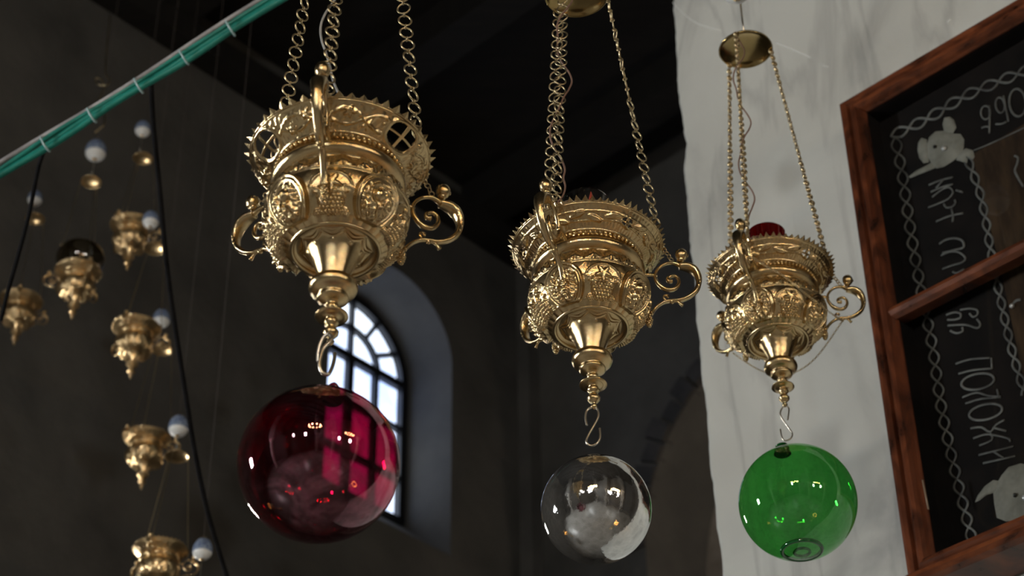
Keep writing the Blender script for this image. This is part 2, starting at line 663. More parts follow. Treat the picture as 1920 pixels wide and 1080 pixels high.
# arch in the end wall: ring of voussoirs, soffit, recessed wall
arch = MB()
n = 30
pts = [(C_B - RI, 0)] + [(C_B - RI * math.cos(PI * i / n), C_Z + RI * math.sin(PI * i / n)) for i in range(n + 1)] + [(C_B + RI, 0)]
V = [room(A_END, b, z) for b, z in pts] + [room(A_END + .55, b, z) for b, z in pts]
k = len(pts)
arch.add(V, [(i, i + 1, k + i + 1, k + i) for i in range(k - 1)])
soff = tag(arch.build('trim_3', REVEAL), None, kind='structure')
tag(MB().add([room(A_END + .55, -7.2, 0), room(A_END + .55, -3.7, 0), room(A_END + .55, -3.7, 9.5), room(A_END + .55, -7.2, 9.5)], [(0, 1, 2, 3)]).build('wall_apse', ARCHB), None, kind='structure')
ring_me = None
NV = 26
for i in range(NV):
    t0, t1 = PI * i / NV + .012, PI * (i + 1) / NV - .012
    po = .018 + .012 * (i % 3)
    ro = RO + (.02 if i % 2 else -.015)
    q = [(C_B - r * math.cos(t), C_Z + r * math.sin(t)) for r, t in ((RI, t0), (ro, t0), (ro, (t0 + t1) / 2), (ro, t1), (RI, t1), (RI, (t0 + t1) / 2))]
    V = [room(A_END - po, b, z) for b, z in q] + [room(A_END + .05, b, z) for b, z in q]
    MB().add(V, [tuple(range(6))] + [(j, (j + 6), (j + 1) % 6 + 6, (j + 1) % 6) for j in range(6)]).build('voussoir', STONE, end_wall)

light('apse_fill', 'POINT', room(A_END + .38, -4.65, 7.0), 15, (1, .82, .62), .05)  # fill light added behind the pier to brighten the recessed wall

# windows that light the room, beyond the frame


def lit_window(name, axis, const, u, z, hw, h, m, sgn):
    def P(uu, zz, d):
        return room(uu, const + d * sgn, zz) if axis == 'A' else room(const + d * sgn, uu, zz)
    o = obj(name, None)
    tag(o, None, kind='structure')
    n = 12
    out = [(u - hw, z), (u + hw, z), (u + hw, z + h - hw)] + [(u + hw * math.cos(PI * i / n), z + h - hw + hw * math.sin(PI * i / n)) for i in range(1, n)] + [(u - hw, z + h - hw)]
    MB().add([P(a, b, .02) for a, b in out], [tuple(range(len(out)))]).build('pane', m, o)
    f = MB()
    for (a0, z0), (a1, z1) in [((u, z), (u, z + h)), ((u - hw, z + h * .35), (u + hw, z + h * .35)), ((u - hw, z + h * .68), (u + hw, z + h * .68)), ((u - hw, z), (u - hw, z + h - hw)), ((u + hw, z), (u + hw, z + h - hw)), ((u - hw, z), (u + hw, z))]:
        d = .03
        c = [(a0 - d, z0 - d), (a1 + d, z0 - d), (a1 + d, z1 + d), (a0 - d, z1 + d)]
        V = [P(a, b, .03) for a, b in c] + [P(a, b, .07) for a, b in c]
        f.add(V, [(0, 1, 2, 3), (4, 7, 6, 5), (0, 4, 5, 1), (1, 5, 6, 2), (2, 6, 7, 3), (3, 7, 4, 0)])
    f.build('window_frame', SOOT, o)
    return o


q = loc_of(Vector((-6.9, 3.5, 0)))
lit_window('window_2', 'A', BW, q.x, 3.5, .34, 1.05, GLOWL, 1)
q = loc_of(Vector((-2.7, 8.0, 0)))
lit_window('window_3', 'A', BW, q.x, 4.8, .18, .6, GLOWR, 1)
for i, (x, y) in enumerate(((4.7, -6.0), (6.4, -4.2))):
    q = loc_of(Vector((x, y, 0)))
    lit_window('window_%d' % (4 + i), 'A', B_RIGHT, q.x, 3.9, .26, .8, GLOWR, -1)
q = loc_of(Vector((-3.05, -9.4, 0)))
lit_window('window_6', 'B', A_BACK, q.y, 4.8, .30, .95, GLOWL, 1)
lit_window('window_7', 'B', A_BACK, q.y - 3.4, 4.8, .22, .8, GLOWR, 1)
# nave columns behind the camera, as reflected in the glass balls
for a, b in ((-5.5, -4.0), (-1.5, 5.2), (-5.5, 5.2), (2.8, 5.2)):
    V, Fc = lathe([(.42, 0), (.42, .15), (.34, .25), (.3, .4), (.28, 4.6), (.34, 4.7), (.46, 5.0), (.46, 5.15)], 24)
    tag(obj('column', mesh('column', V, Fc, FLOOR), None, room(a, b, 0)), 'smooth stone nave column', kind='structure', group='nave columns')
    tag(MB().box((a - .5, b - .5, 5.15), (a + .5, b + .5, CEIL - .26), ROT).build('pillar', REVEAL), None, kind='structure')

# ------------------------------------------------------------------ marble pier
PN = -AX
PD = -BX
BOX = .13          # front of the frame stands this far off the marble
CP = PN.dot(at_d(1577, 192, 5.6)) - BOX
PIER = (PN.x, PN.y, 0)


def pier(u, z, off=0.0):
    return PN * (CP + off) + PD * u + Vector((0, 0, z))


def u_of(px, py, off=0.0):
    p = on_plane(px, py, PIER, CP + off)
    return PD.dot(p), p.z


edge_px = [(1352, 1120), (1350, 1080), (1345, 1030), (1338, 990), (1336, 950), (1330, 905), (1325, 870), (1322, 800), (1318, 750), (1314, 722), (1309, 700), (1308, 640), (1300, 600), (1299, 560), (1297, 520), (1291, 470), (1287, 430),
           (1283, 380), (1279, 330), (1276, 310), (1281, 292), (1283, 268), (1278, 250), (1272, 210), (1268, 180), (1265, 120), (1262, 60), (1258, 0), (1257, -60)]
ed = [u_of(*p) for p in edge_px]
ed = [(ed[0][0] + .01, 0)] + ed + [(ed[-1][0], CEIL - .001)]
us = []
Z = []
for (u0, z0), (u1, z1) in zip(ed[:-1], ed[1:]):
    k = max(1, int(abs(z1 - z0) / .02))
    for j in range(k):
        t = j / k
        jit = .0015 * math.sin(z0 * 91 + j * .7) + .003 * random.uniform(-1, 1) * random.random()
        us.append(u0 + (u1 - u0) * t + jit)
        Z.append(z0 + (z1 - z0) * t)
us.append(ed[-1][0])
Z.append(ed[-1][1])
V, Fc = [], []
U0 = .45
for u, z in zip(us, Z):
    V += [pier(U0, z), pier(u - .05, z), pier(u - .016, z, -.001), pier(u - .004, z, -.008), pier(u, z, -.022), pier(u - .002, z, -.10), pier(u, z, -.9), pier(U0, z, -.9)]
for j in range(len(us) - 1):
    for i in range(8):
        k = (i + 1) % 8
        Fc.append((j * 8 + i, j * 8 + k, (j + 1) * 8 + k, (j + 1) * 8 + i))
pr = obj('pillar', mesh('pillar', V, Fc, MARBLE, False))
tag(pr, 'pale grey veined marble pier with a chipped edge', kind='structure')
# fine pale scratches across the marble
def scratch(px, wd=.0012):
    P = [pier(*u_of(*p), .0005) for p in px]
    V, Fc = tube(P, wd, 5, 3)
    obj('scratch', mesh('scratch', V, Fc, mat('scratch', (.78, .8, .79), .6)), pr)


scratch([(1262, 5), (1285, 28), (1310, 45), (1352, 58)], .0016)
scratch([(1455, 80), (1480, 90), (1510, 103), (1520, 108)], .0022)
scratch([(1538, 121), (1554, 126)], .0016)
scratch([(1776, 43), (1783, 37)], .003)

# ------------------------------------------------------------------ icon case on the pier


def case(u, z, off=0.0):
    return pier(u, z, BOX + off)


CU1, CU0, CZ0, CZ1 = 2.199, 1.05, 3.912, 5.402
ic = thing('icon_case', 'reddish varnished wood glazed case with embroidered dark icon, fixed to marble pier', 'icon case', case((CU1 + CU0) / 2, CZ0, -BOX))
inv = Matrix.Translation(-Vector(ic.location))


def prism(name, prof, p0, p1, m, axis):
    """profile prof = [(t, off)] swept from p0 to p1; t runs across the member towards the case centre"""
    pass


def member(name, m, ring_fn, prof, parent=ic):
    """mitred member: ring_fn(inset) gives the two end corners at that inset"""
    V, Fc = [], []
    k = len(prof)
    for e in (0, 1):
        for t, off in prof:
            c = ring_fn(t)[e]
            V.append(inv @ case(c[0], c[1], off))
    for i in range(k):
        j = (i + 1) % k
        Fc.append((i, j, k + j, k + i))
    Fc += [tuple(range(k))[::-1], tuple(range(k, 2 * k))]
    return obj(name, mesh(name, V, Fc, m, False), parent)


ws = 1.13
prof = [(t_ * .73, (o_ * 1.2 if o_ > -.1 else o_)) for t_, o_ in [(0, -BOX), (0, -.012), (.006, -.002), (.016, 0), (.030, -.001), (.037, -.008), (.043, -.002), (.055, .005), (.068, .004), (.076, -.004), (.082, -.012), (.088, -.018), (.088, -.024), (.03, -.028), (.02, -BOX)]]
member('frame_stile', WOOD, lambda t: ((CU1 - t * ws, CZ0 + t), (CU1 - t * ws, CZ1 - t)), prof)
member('frame_stile', WOOD, lambda t: ((CU0 + t * ws, CZ1 - t), (CU0 + t * ws, CZ0 + t)), prof)
member('frame_rail', WOODS, lambda t: ((CU1 - t * ws, CZ1 - t), (CU0 + t * ws, CZ1 - t)), prof)
member('frame_rail', WOODS, lambda t: ((CU0 + t * ws, CZ0 + t), (CU1 - t * ws, CZ0 + t)), prof)
lin = [(.0650, -.024), (.0652, -BOX + .001), (.050, -BOX + .001), (.050, -.026)]
for fn in (lambda t: ((CU1 - t * ws, CZ0 + t), (CU1 - t * ws, CZ1 - t)), lambda t: ((CU0 + t * ws, CZ1 - t), (CU0 + t * ws, CZ0 + t)),
           lambda t: ((CU1 - t * ws, CZ1 - t), (CU0 + t * ws, CZ1 - t)), lambda t: ((CU0 + t * ws, CZ0 + t), (CU1 - t * ws, CZ0 + t))):
    member('inner_lining', CLOTH, fn, lin)
# sill moulding under the bottom rail
V, Fc = [], []
pf = [(0, -BOX + .01), (0, .0), (-.010, .012), (-.020, .014), (-.028, .004), (-.034, -.012), (-.036, -BOX + .01)]
for u in (CU1 - .004, CU0 + .004):
    for dz, off in pf:
        V.append(inv @ case(u, CZ0 + .03 + dz, off))
k = len(pf)
Fc = [(i, (i + 1) % k, k + (i + 1) % k, k + i) for i in range(k)] + [tuple(range(k))[::-1], tuple(range(k, 2 * k))]
obj('frame_moulding', mesh('frame_moulding', V, Fc, WOODS, False), ic)
# glazing bar
V, Fc = [], []
pf = [(.0, -.045), (.0, -.014), (-.008, -.003), (-.018, .001), (-.028, -.003), (-.036, -.014), (-.036, -.045)]
for u in (CU1 - .050 * ws, CU0 + .050 * ws):
    for dz, off in pf:
        V.append(inv @ case(u, 4.684 + dz * 1.15, off))
obj('glazing_bar', mesh('glazing_bar', V, Fc=[(i, (i + 1) % 7, 7 + (i + 1) % 7, 7 + i) for i in range(7)] + [tuple(range(7))[::-1], tuple(range(7, 14))], m=WOODS, smooth=False), ic)
for z0, z1 in ((CZ0 + .052, 4.665), (4.666, CZ1 - .052)):
    c = [(CU0 + .058, z0), (CU1 - .058, z0), (CU1 - .058, z1), (CU0 + .058, z1)]
    MB().add([inv @ case(u, z, -.020) for u, z in c] + [inv @ case(u, z, -.023) for u, z in c], [(0, 1, 2, 3), (7, 6, 5, 4), (0, 4, 5, 1), (1, 5, 6, 2), (2, 6, 7, 3), (3, 7, 4, 0)]).build('glass_pane', PANE, ic)
IO = -.080           # cloth plane
bx = MB()
c = [(CU0 + .02, CZ0 + .02), (CU1 - .02, CZ0 + .02), (CU1 - .02, CZ1 - .02), (CU0 + .02, CZ1 - .02)]
bx.add([inv @ case(u, z, IO) for u, z in c] + [inv @ case(u, z, -BOX + .002) for u, z in c], [(0, 1, 2, 3), (7, 6, 5, 4), (0, 4, 5, 1), (1, 5, 6, 2), (2, 6, 7, 3), (3, 7, 4, 0)])
backing = bx.build('backing_cloth', CLOTH, ic)


def ico(px, py, off=.002):
    p = on_plane(px, py, PIER, CP + BOX + IO + off)
    return inv @ p


def stroke(mb, pts, wd, sub=4):
    V, Fc = tube([ico(*p) for p in pts], wd * G, 6, sub, flat=(PN, .55))
    mb.add(V, Fc)


# brown painted panel inside the inner braid
V = [ico(1822, 290, .0015), ico(1875, 500, .0015), ico(1925, 740, .0015), ico(2100, 700, .0015), ico(2010, 180, .0015)]
pm = MB().add(V, [(0, 1, 2, 3, 4)]).build('painted_panel', PANEL, ic)


def cr(ox, oy, s, pts):
    return [(ox + x / s, oy + y / s) for x, y in pts]


def ell(cx, cy, rx, ry, rot, n=14):
    r = math.radians(rot)
    return [(cx + rx * math.cos(t) * math.cos(r) - ry * math.sin(t) * math.sin(r), cy + rx * math.cos(t) * math.sin(r) + ry * math.sin(t) * math.cos(r)) for t in [2 * PI * i / n for i in range(n + 1)]]


glyphs = []
A4 = (1780, 100, 5.4)
glyphs.append([cr(*A4, ell(368, 600, 48, 68, 0)), cr(*A4, [(405, 530), (408, 670), (405, 810)]), cr(*A4, [(325, 755), (375, 740), (400, 748)])])
glyphs.append([cr(*A4, ell(515, 525, 45, 78, -8)), cr(*A4, [(548, 430), (575, 570), (600, 690)]), cr(*A4, [(470, 715), (530, 715), (580, 690)])])
glyphs.append([cr(*A4, ell(692, 500, 84, 140, -5))])
A3 = (1690, 300, 4.155)
glyphs.append([cr(*A3, [(215, 195), (300, 160), (400, 135)]), cr(*A3, [(230, 250), (320, 210), (400, 190)]), cr(*A3, [(270, 220), (330, 150)])])
glyphs.append([cr(*A3, [(240, 290), (310, 235), (370, 212), (402, 250), (370, 300), (300, 335), (210, 370)]), cr(*A3, [(330, 340), (350, 370), (395, 365), (422, 335), (415, 310)]), cr(*A3, [(425, 235), (480, 252)])])
glyphs.append([cr(*A3, [(270, 480), (380, 435), (480, 415)]), cr(*A3, [(390, 380), (402, 430), (400, 482)])])
glyphs.append([cr(*A3, [(295, 655), (350, 620), (420, 610), (475, 630), (485, 680), (420, 700), (320, 725)])])
glyphs.append([cr(*A3, [(310, 745), (380, 715), (450, 720), (500, 765), (470, 800), (400, 820), (320, 850)]), cr(*A3, [(400, 870), (430, 880), (490, 850)])])
A1 = (1740, 560, 5.4)
glyphs.append([cr(*A1, [(185, 165), (260, 140), (325, 150), (325, 195), (270, 212), (195, 215)]), cr(*A1, [(325, 115), (420, 100), (495, 115), (498, 165), (455, 185), (420, 150)])])
glyphs.append([cr(*A1, [(495, 205), (530, 260), (495, 298), (380, 265), (200, 272)]), cr(*A1, [(225, 325), (290, 350), (350, 330), (345, 290)])])
glyphs.append([cr(*A1, [(280, 660), (430, 615), (625, 600)]), cr(*A1, [(310, 762), (450, 725), (645, 708)]), cr(*A1, [(640, 600), (648, 710)])])
glyphs.append([cr(*A1, ell(505, 840, 168, 78, -11))])
glyphs.append([cr(*A1, [(350, 1000), (490, 952), (600, 980), (740, 992)]), cr(*A1, [(380, 1062), (540, 1015), (740, 997)]), cr(*A1, [(700, 915), (712, 985)])])
A2 = (1760, 720, 6.0)
glyphs.append([cr(*A2, ell(530, 315, 190, 85, -13))])
glyphs.append([cr(*A2, [(360, 500), (480, 487), (580, 540), (645, 460), (740, 405)]), cr(*A2, [(390, 612), (520, 570), (620, 575), (780, 612), (805, 650)]), cr(*A2, [(585, 550), (600, 630), (460, 692)]), cr(*A2, [(610, 490), (760, 530)])])
glyphs.append([cr(*A2, [(450, 800), (840, 702)]), cr(*A2, [(500, 892), (860, 812)]), cr(*A2, [(610, 755), (730, 832)])])
glyphs.append([[(1902, 292), (1909, 296), (1907, 308), (1903, 320), (1910, 335), (1919, 350)]])
for gl in glyphs:
    mb = MB()
    for st in gl:
        stroke(mb, st, .0022 if len(gl) > 1 else .0026, 3)
    mb.build('embroidered_letter', THREAD, ic, smooth=True)


def braid(path, pitch, amp, wd=.0028):
    P, _ = catmull([Vector((x, y, 0)) for x, y in path], [1] * len(path), 12)
    Ls = [0]
    for a, b in zip(P[:-1], P[1:]):
        Ls.append(Ls[-1] + (b - a).length)
    for ph in (0, PI):
        pts = []
        n = int(Ls[-1] / pitch * 8)
        for i in range(n + 1):
            s = Ls[-1] * i / n
            j = min(max(np.searchsorted(Ls, s) - 1, 0), len(P) - 2)
            t = (s - Ls[j]) / max(Ls[j + 1] - Ls[j], 1e-6)
            p = P[j].lerp(P[j + 1], t)
            d = (P[j + 1] - P[j]).normalized()
            o = math.sin(PI * s / pitch + ph) * amp
            pts.append((p.x - d.y * o, p.y + d.x * o))
        mb = MB()
        stroke(mb, pts, wd, 2)
        mb.build('braid_strand', THREAD, ic, smooth=True)


braid([(1678, 258), (1692, 330), (1705, 420), (1722, 520), (1748, 650), (1764, 760), (1785, 860), (1802, 930), (1822, 1010)], 31, 9.5, .0024)
braid([(1670, 256), (1740, 222), (1810, 180), (1880, 150), (1960, 118)], 38, 9, .0030)
braid([(1812, 292), (1840, 370), (1858, 470), (1876, 560), (1896, 650), (1922, 740)], 30, 7, .0024)
mb = MB()
stroke(mb, [(1826, 282), (1860, 268), (1930, 235)], .0016)
mb.build('embroidered_line', THREAD, ic, smooth=True)


def applique(name, cx, cy, blobs, eye, nose, parent=ic):
    mb = MB()
    for pts, h in blobs:
        ring = [ico(x, y, .002) for x, y in pts]
        k = len(ring)
        cen = sum(ring, Vector()) / k
        V = list(ring)
        V += [p.lerp(cen, .18) + PN * h * .8 for p in ring]
        V += [p.lerp(cen, .55) + PN * h for p in ring]
        V.append(cen + PN * h)
        Fc = []
        for i in range(k):
            j = (i + 1) % k
            Fc += [(i, j, k + j, k + i), (k + i, k + j, 2 * k + j, 2 * k + i), (2 * k + i, 2 * k + j, 3 * k)]
        mb.add(V, Fc)
    a = mb.build(name, APPL, parent, smooth=True)
    V, Fc = ball(ico(*eye, .010), .0055, 10, 6)
    obj('dark_eye', mesh('dark_eye', V, Fc, EYE), a)
    V, Fc = ball(ico(*nose, .010), .0075, 10, 6, bump=.1)
    obj('silver_bead', mesh('silver_bead', V, Fc, SILVER), a)


A5 = (1640, 180, 4.909)
applique('angel_head', 0, 0, [
    (cr(*A5, [(500, 380), (560, 325), (640, 320), (700, 345), (790, 350), (825, 400), (820, 480), (790, 540), (720, 600), (640, 650), (570, 668), (520, 620), (480, 540), (480, 450)]), .006),
    (cr(*A5, [(640, 330), (625, 260), (640, 200), (690, 190), (730, 220), (752, 290), (720, 345)]), .0045),
    (cr(*A5, [(480, 400), (430, 385), (400, 430), (395, 500), (410, 570), (450, 620), (500, 610), (490, 500)]), .0040),
    (cr(*A5, [(530, 610), (460, 650), (380, 690), (310, 745), (330, 755), (430, 715), (520, 680), (570, 655)]), .0035),
    (cr(*A5, [(780, 520), (840, 480), (905, 500), (920, 560), (900, 590), (860, 560), (850, 620), (790, 600), (750, 590)]), .0040),
], (1640 + 553 / 4.909, 180 + 468 / 4.909), (1640 + 640 / 4.909, 180 + 485 / 4.909))
A6 = (1780, 840, 4.5)
applique('angel_head', 0, 0, [
    (cr(*A6, [(440, 230), (500, 160), (600, 130), (700, 150), (800, 250), (820, 400), (760, 540), (620, 600), (480, 620), (400, 590), (380, 480), (370, 380), (400, 300)]), .006),
    (cr(*A6, [(215, 460), (240, 400), (300, 320), (370, 270), (430, 280), (430, 340), (370, 380), (310, 400), (260, 440)]), .004),
], (1780 + 555 / 4.5, 840 + 398 / 4.5), (1780 + 640 / 4.5, 840 + 420 / 4.5))
V, Fc = ball(ico(1897, 574, .006), .006, 10, 6)
obj('silver_bead', mesh('silver_bead', V, Fc, SILVER), ic)
mb = MB()
stroke(mb, [(1897, 574), (1905, 564), (1914, 562)], .003)
mb.build('embroidered_letter', THREAD, ic, smooth=True)
# scratch marks in the varnish
for a, b in (((1608, 262), (1616, 305)), ((1730, 900), (1741, 955))):
    V, Fc = tube([inv @ on_plane(*a, PIER, CP + BOX + .002), inv @ on_plane(*b, PIER, CP + BOX + .002)], .0022, 6, 1)
    obj('worn_spot', mesh('worn_spot', V, Fc, mat('worn_varnish', (.22, .17, .12), .4)), ic)

# ------------------------------------------------------------------ ornate hanging lamps
S = .3 / 370          # one unit: a 370th of the 30 cm rim


def smooth01(x):
    x = np.clip(x, 0, 1)
    return x * x * (3 - 2 * x)


def relief_grid(prof, nth, nt, hfun, m, name, holes=None, closed=True):
    """prof: (r, z) polyline; resampled to nt; displaced by hfun(theta, t_arc) along the profile normal"""
    pr = np.array(prof, float)
    seg = np.hypot(*np.diff(pr, axis=0).T)
    s = np.concatenate([[0], np.cumsum(seg)])
    t = np.linspace(0, s[-1], nt)
    r = np.interp(t, s, pr[:, 0])
    z = np.interp(t, s, pr[:, 1])
    # light smoothing of the polyline
    for _ in range(6):
        r[1:-1] = (r[:-2] + 2 * r[1:-1] + r[2:]) / 4
        z[1:-1] = (z[:-2] + 2 * z[1:-1] + z[2:]) / 4
    dr, dz = np.gradient(r), np.gradient(z)
    ln = np.hypot(dr, dz)
    nr, nz = dz / ln, -dr / ln
    if nr.mean() < 0:
        nr, nz = -nr, -nz
    th = np.linspace(0, 2 * PI, nth, endpoint=False)
    TH, TT = np.meshgrid(th, t)
    h = hfun(TH, TT, s[-1])
    Rr = r[:, None] + h * nr[:, None]
    Zz = z[:, None] + h * nz[:, None]
    V = np.stack([Rr * np.sin(TH), -Rr * np.cos(TH), Zz], -1).reshape(-1, 3)     # theta = 0 points at -Y, growing towards +X
    Fc = []
    for j in range(nt - 1):
        for i in range(nth):
            if holes is not None and holes[j, i]:
                continue
            k = (i + 1) % nth
            Fc.append((j * nth + i, j * nth + k, (j + 1) * nth + k, (j + 1) * nth + i))
    me = bpy.data.meshes.new(name)
    me.from_pydata(V.tolist(), [], Fc)
    me.materials.append(m)
    me.shade_smooth()
    return me


def bnoise(TH, T, amp, seed, f=9):
    rs = np.random.RandomState(seed)
    h = 0
    for _ in range(14):
        k = rs.randint(1, 3 * f)
        h = h + np.cos(k * TH + rs.uniform(0, 6.3) + T * rs.uniform(-.35, .35)) * rs.uniform(.3, 1)
    return h * amp / 5


def rdg(d, w):
    return np.exp(-(d / w) ** 2)


def hexbump(x, y, sp, rad, h):
    """closest of two interleaved lattices -> hemispherical bumps"""
    out = 0
    for ox, oy in ((0, 0), (.5, .866)):
        gx = (x / sp - ox) - np.round(x / sp - ox)
        gy = ((y / sp - oy) / 1.732)
        gy = (gy - np.round(gy)) * 1.732
        d = np.hypot(gx, gy) * sp
        out = np.maximum(out, np.sqrt(np.clip(1 - (d / rad) ** 2, 0, 1)) * h)
    return out


def leaf(dx, dy, R0, lobes, rot, h):
    ph = np.arctan2(dy, dx) + rot
    d = np.hypot(dx, dy)
    rr = R0 * (.72 + .28 * np.cos(lobes * ph))
    e = d / rr
    return h * smooth01((1.08 - e) / .35) * (1 - .45 * np.abs(np.sin(lobes * ph / 2)) * smooth01(d / R0))


def bowl_height(TH, T, Lt):
    a = T - 112.0                     # arc coordinate, 0 near the equator
    th = np.angle(np.exp(1j * TH))    # -pi..pi
    h = bnoise(TH, T, .4, 3, 14)
    inside = np.zeros_like(TH)
    for k, tm in enumerate((-40, 40, 160, -140 + 20 - 0)):
        dx = np.angle(np.exp(1j * (TH - math.radians(tm)))) * 130
        e = np.hypot(dx / 43, (a + 54) / 50)
        m_ = smooth01((1.12 - e) / .16)
        inside = np.maximum(inside, m_)
        f = 11 * m_ + 3.6 * rdg(e - .99, .05) + 1.8 * rdg(e - .84, .03) - 2.0 * smooth01((.80 - e) / .1)
        body = 0
        y = a + 54
        d_head = np.hypot(dx, (y - 12))
        body = body + 7.5 * np.sqrt(np.clip(1 - (d_head / 11.0) ** 2, 0, 1))
        body = body + 2.4 * rdg(d_head - 19, 2.0)
        sh = np.hypot(dx / 25, (y + 16) / 19)
        body = body + 5 * smooth01((1.1 - sh) / .5) * (1 + .30 * np.sin(dx * .38 + y * .2))
        body = body + 2.0 * hexbump(dx + .5 * y, y, 10, 4.4, 1) * smooth01((.78 - e) / .1) * smooth01((np.abs(dx) - 10) / 6)
        arm = rdg((y + 8) - .5 * (dx - 6), 3.2) * rdg(dx - 4, 14)
        body = body + 3.0 * arm
        body = body + .8 * np.sin(dx * .42 + 3 * np.sin(y * .13)) * smooth01((.75 - e) / .1)
        h = h + f + 1.3 * body * smooth01((.86 - e) / .1)
    free = 1 - inside
    # grape clusters with vine leaves between the medallions
    for k, tm in enumerate((0, 80, 120, -80, -100 - 0, 200)):
        dx = np.angle(np.exp(1j * (TH - math.radians(tm)))) * 130
        y = a + 50
        e = np.hypot(dx / 27, (y + 22) / 26)
        cl = hexbump(dx, y, 8.4, 4.6, 4.5) * smooth01((1.1 - e) / .2) + 3 * smooth01((1.1 - e) / .6)
        lf = leaf(dx, y - 17, 21, 5, PI / 2, 5.2) + leaf(dx - 22, y + 2, 13, 5, 1.0, 4) + leaf(dx + 22, y + 2, 13, 5, 2.1, 4)
        band = smooth01((44 - np.abs(dx)) / 8)
        ar = 3.0 * rdg(np.hypot(dx / 1.05, (y + 2) / 1.0) - 41, 2.0) * (y > -8) * (y < 48)
        h = h + (1.35 * np.maximum(cl, lf) + ar) * free * band
        # small bunches low on the bowl
        for sx in (-1, 1):
            d2 = np.hypot((dx - sx * 30) / 12, (y + 40) / 11)
            h = h + free * (hexbump(dx, y, 6, 3.1, 3.2) * smooth01((1.1 - d2) / .2) + 1.5 * smooth01((1 - d2) / .6))
    # scrolling stem
    x = TH * 130
    h = h + free * 1.8 * rdg((a + 52 - 14 * np.sin(x / 17.0)), 1.8) * .6
    # upper band: little acanthus leaves between two ridges
    h = np.where(a > -4, h * smooth01((4 - a) / 8), h)
    h = h + 2.8 * rdg(a - 2, 1.8)
    ub = smooth01((a - 5) / 3) * smooth01((50 - a) / 4)
    h = h + ub * (2.6 * np.abs(np.sin(x / 13.0)) * (1 + .7 * np.sin((a - 5) * .25 + np.cos(x / 6.5) * 2.2)) + .7 * np.sin(x * .8))
    # lower border
    h = np.where(a < -86, h * smooth01((a + 98) / 12), h)
    h = h + 1.6 * rdg(a + 90, 1.5)
    lb = smooth01((-90 - a) / 4)
    h = h + lb * 1.3 * np.abs(np.sin(x / 9))
    return h


def bowl_profile():
    P = []
    for i in range(60):
        t = i / 59
        z = -91 + t * (46 + 91)
        if z < 0:
            r = 135 * math.sqrt(max(0, 1 - (abs(z) / 110) ** 2.3))
        else:
            r = 135 * (1 - .165 * (z / 46) ** 2.0)
        P.append((r, z))
    return P


def cone_height(TH, T, Lt):
    n = 9
    lob = np.abs(np.cos(n * TH / 2))
    d = T - (20 + 12 * lob)
    h = 2.6 * rdg(d, 2.0) + 1.9 * rdg(d + 7, 1.7) - 1.2 * smooth01(-d / 20)
    h = h + 2.4 * rdg(np.hypot(np.angle(np.exp(1j * n * TH)) / n * 50, (T - 38)), 3.5)
    return h * smooth01((58 - T) / 10)


CROWN_P = [(118, 91), (121, 95), (128, 101), (138, 108), (150, 116), (160, 124), (167, 131), (171, 137)]
OPEN_AZ = (60, 180, 300)


def crown_masks(nth, nt):
    th = np.linspace(0, 2 * PI, nth, endpoint=False)
    t = np.linspace(0, 1, nt)
    TH, T_ = np.meshgrid(th, t)
    return TH, T_


def crown_holes(nth, nt, Lt=70.0, k=1.0):
    TH, T_ = crown_masks(nth, nt)
    hole = np.zeros((nt, nth), bool)
    for az in OPEN_AZ:
        dx = np.angle(np.exp(1j * (TH - math.radians(az)))) * 148
        y = (T_ - .53) * Lt
        e = (np.abs(dx) / 33 / k) ** 2.6 + (np.abs(y) / 23 / k) ** 2.6
        q = (e < 1) & (np.abs(dx) > 3.2) & (np.abs(y) > 2.6)
        hole |= q
    return hole


def crown_height(TH, T, Lt):
    y = T - .53 * Lt
    x = TH * 148
    h = 2.0 * rdg(y + .44 * Lt, 1.6) + 2.0 * rdg(y - .42 * Lt, 1.6)
    fig = 0
    for az in OPEN_AZ:
        dx = np.angle(np.exp(1j * (TH - math.radians(az)))) * 148
        e = ((np.abs(dx) / 38) ** 2.6 + (np.abs(y) / 27) ** 2.6) ** (1 / 2.6)
        h = h + 2.8 * rdg(e - 1, .07)
        fig = np.maximum(fig, smooth01((1.25 - e) / .2))
    fr_ = 1 - fig
    sc_ = 2.6 * rdg(np.sin(x / 22.0) * 15 - y, 3.2) + 2.4 * rdg(np.sin(x / 22.0 + PI) * 15 - y, 2.4)
    lv = 0
    for k in range(-12, 13):
        az = k * 15 + 0.0
        dx = np.angle(np.exp(1j * (TH - math.radians(az)))) * 148
        sg = 1 if k % 2 else -1
        lv = np.maximum(lv, leaf(dx, y - sg * 9, 13, 5, 1.3 * k, 4.2))
    ed_ = smooth01((.42 * Lt - np.abs(y)) / 5)
    h = h + fr_ * ed_ * (sc_ + lv + .9 * bnoise(TH, T, 1.4, 8, 40))
    return h


def crown_height2(TH, T, Lt):
    y = T - .53 * Lt
    x = TH * 148
    h = 2.0 * rdg(y + .44 * Lt, 1.8) + 2.2 * rdg(y - .42 * Lt, 1.8) + 2.4 * rdg(y - 12, 1.6) + 2.4 * rdg(y + 8 + 3 * np.sin(x / 30), 1.8)
    lv = 0
    for k in range(0, 24):
        dx = np.angle(np.exp(1j * (TH - math.radians(k * 15)))) * 148
        sg = 1 if k % 2 else -1
        u, v = dx * .94 + (y - sg * 5) * .34 * sg, -dx * .34 * sg + (y - sg * 5) * .94
        lv = np.maximum(lv, 6.5 * np.sqrt(np.clip(1 - (u / 19) ** 2 - (v / 7.5) ** 2, 0, 1)) - 1.6 * rdg(v, 1.2) * (np.abs(u) < 17))
    ed_ = smooth01((.42 * Lt - np.abs(y)) / 5)
    return h + ed_ * (lv + bnoise(TH, T, .9, 5, 40))


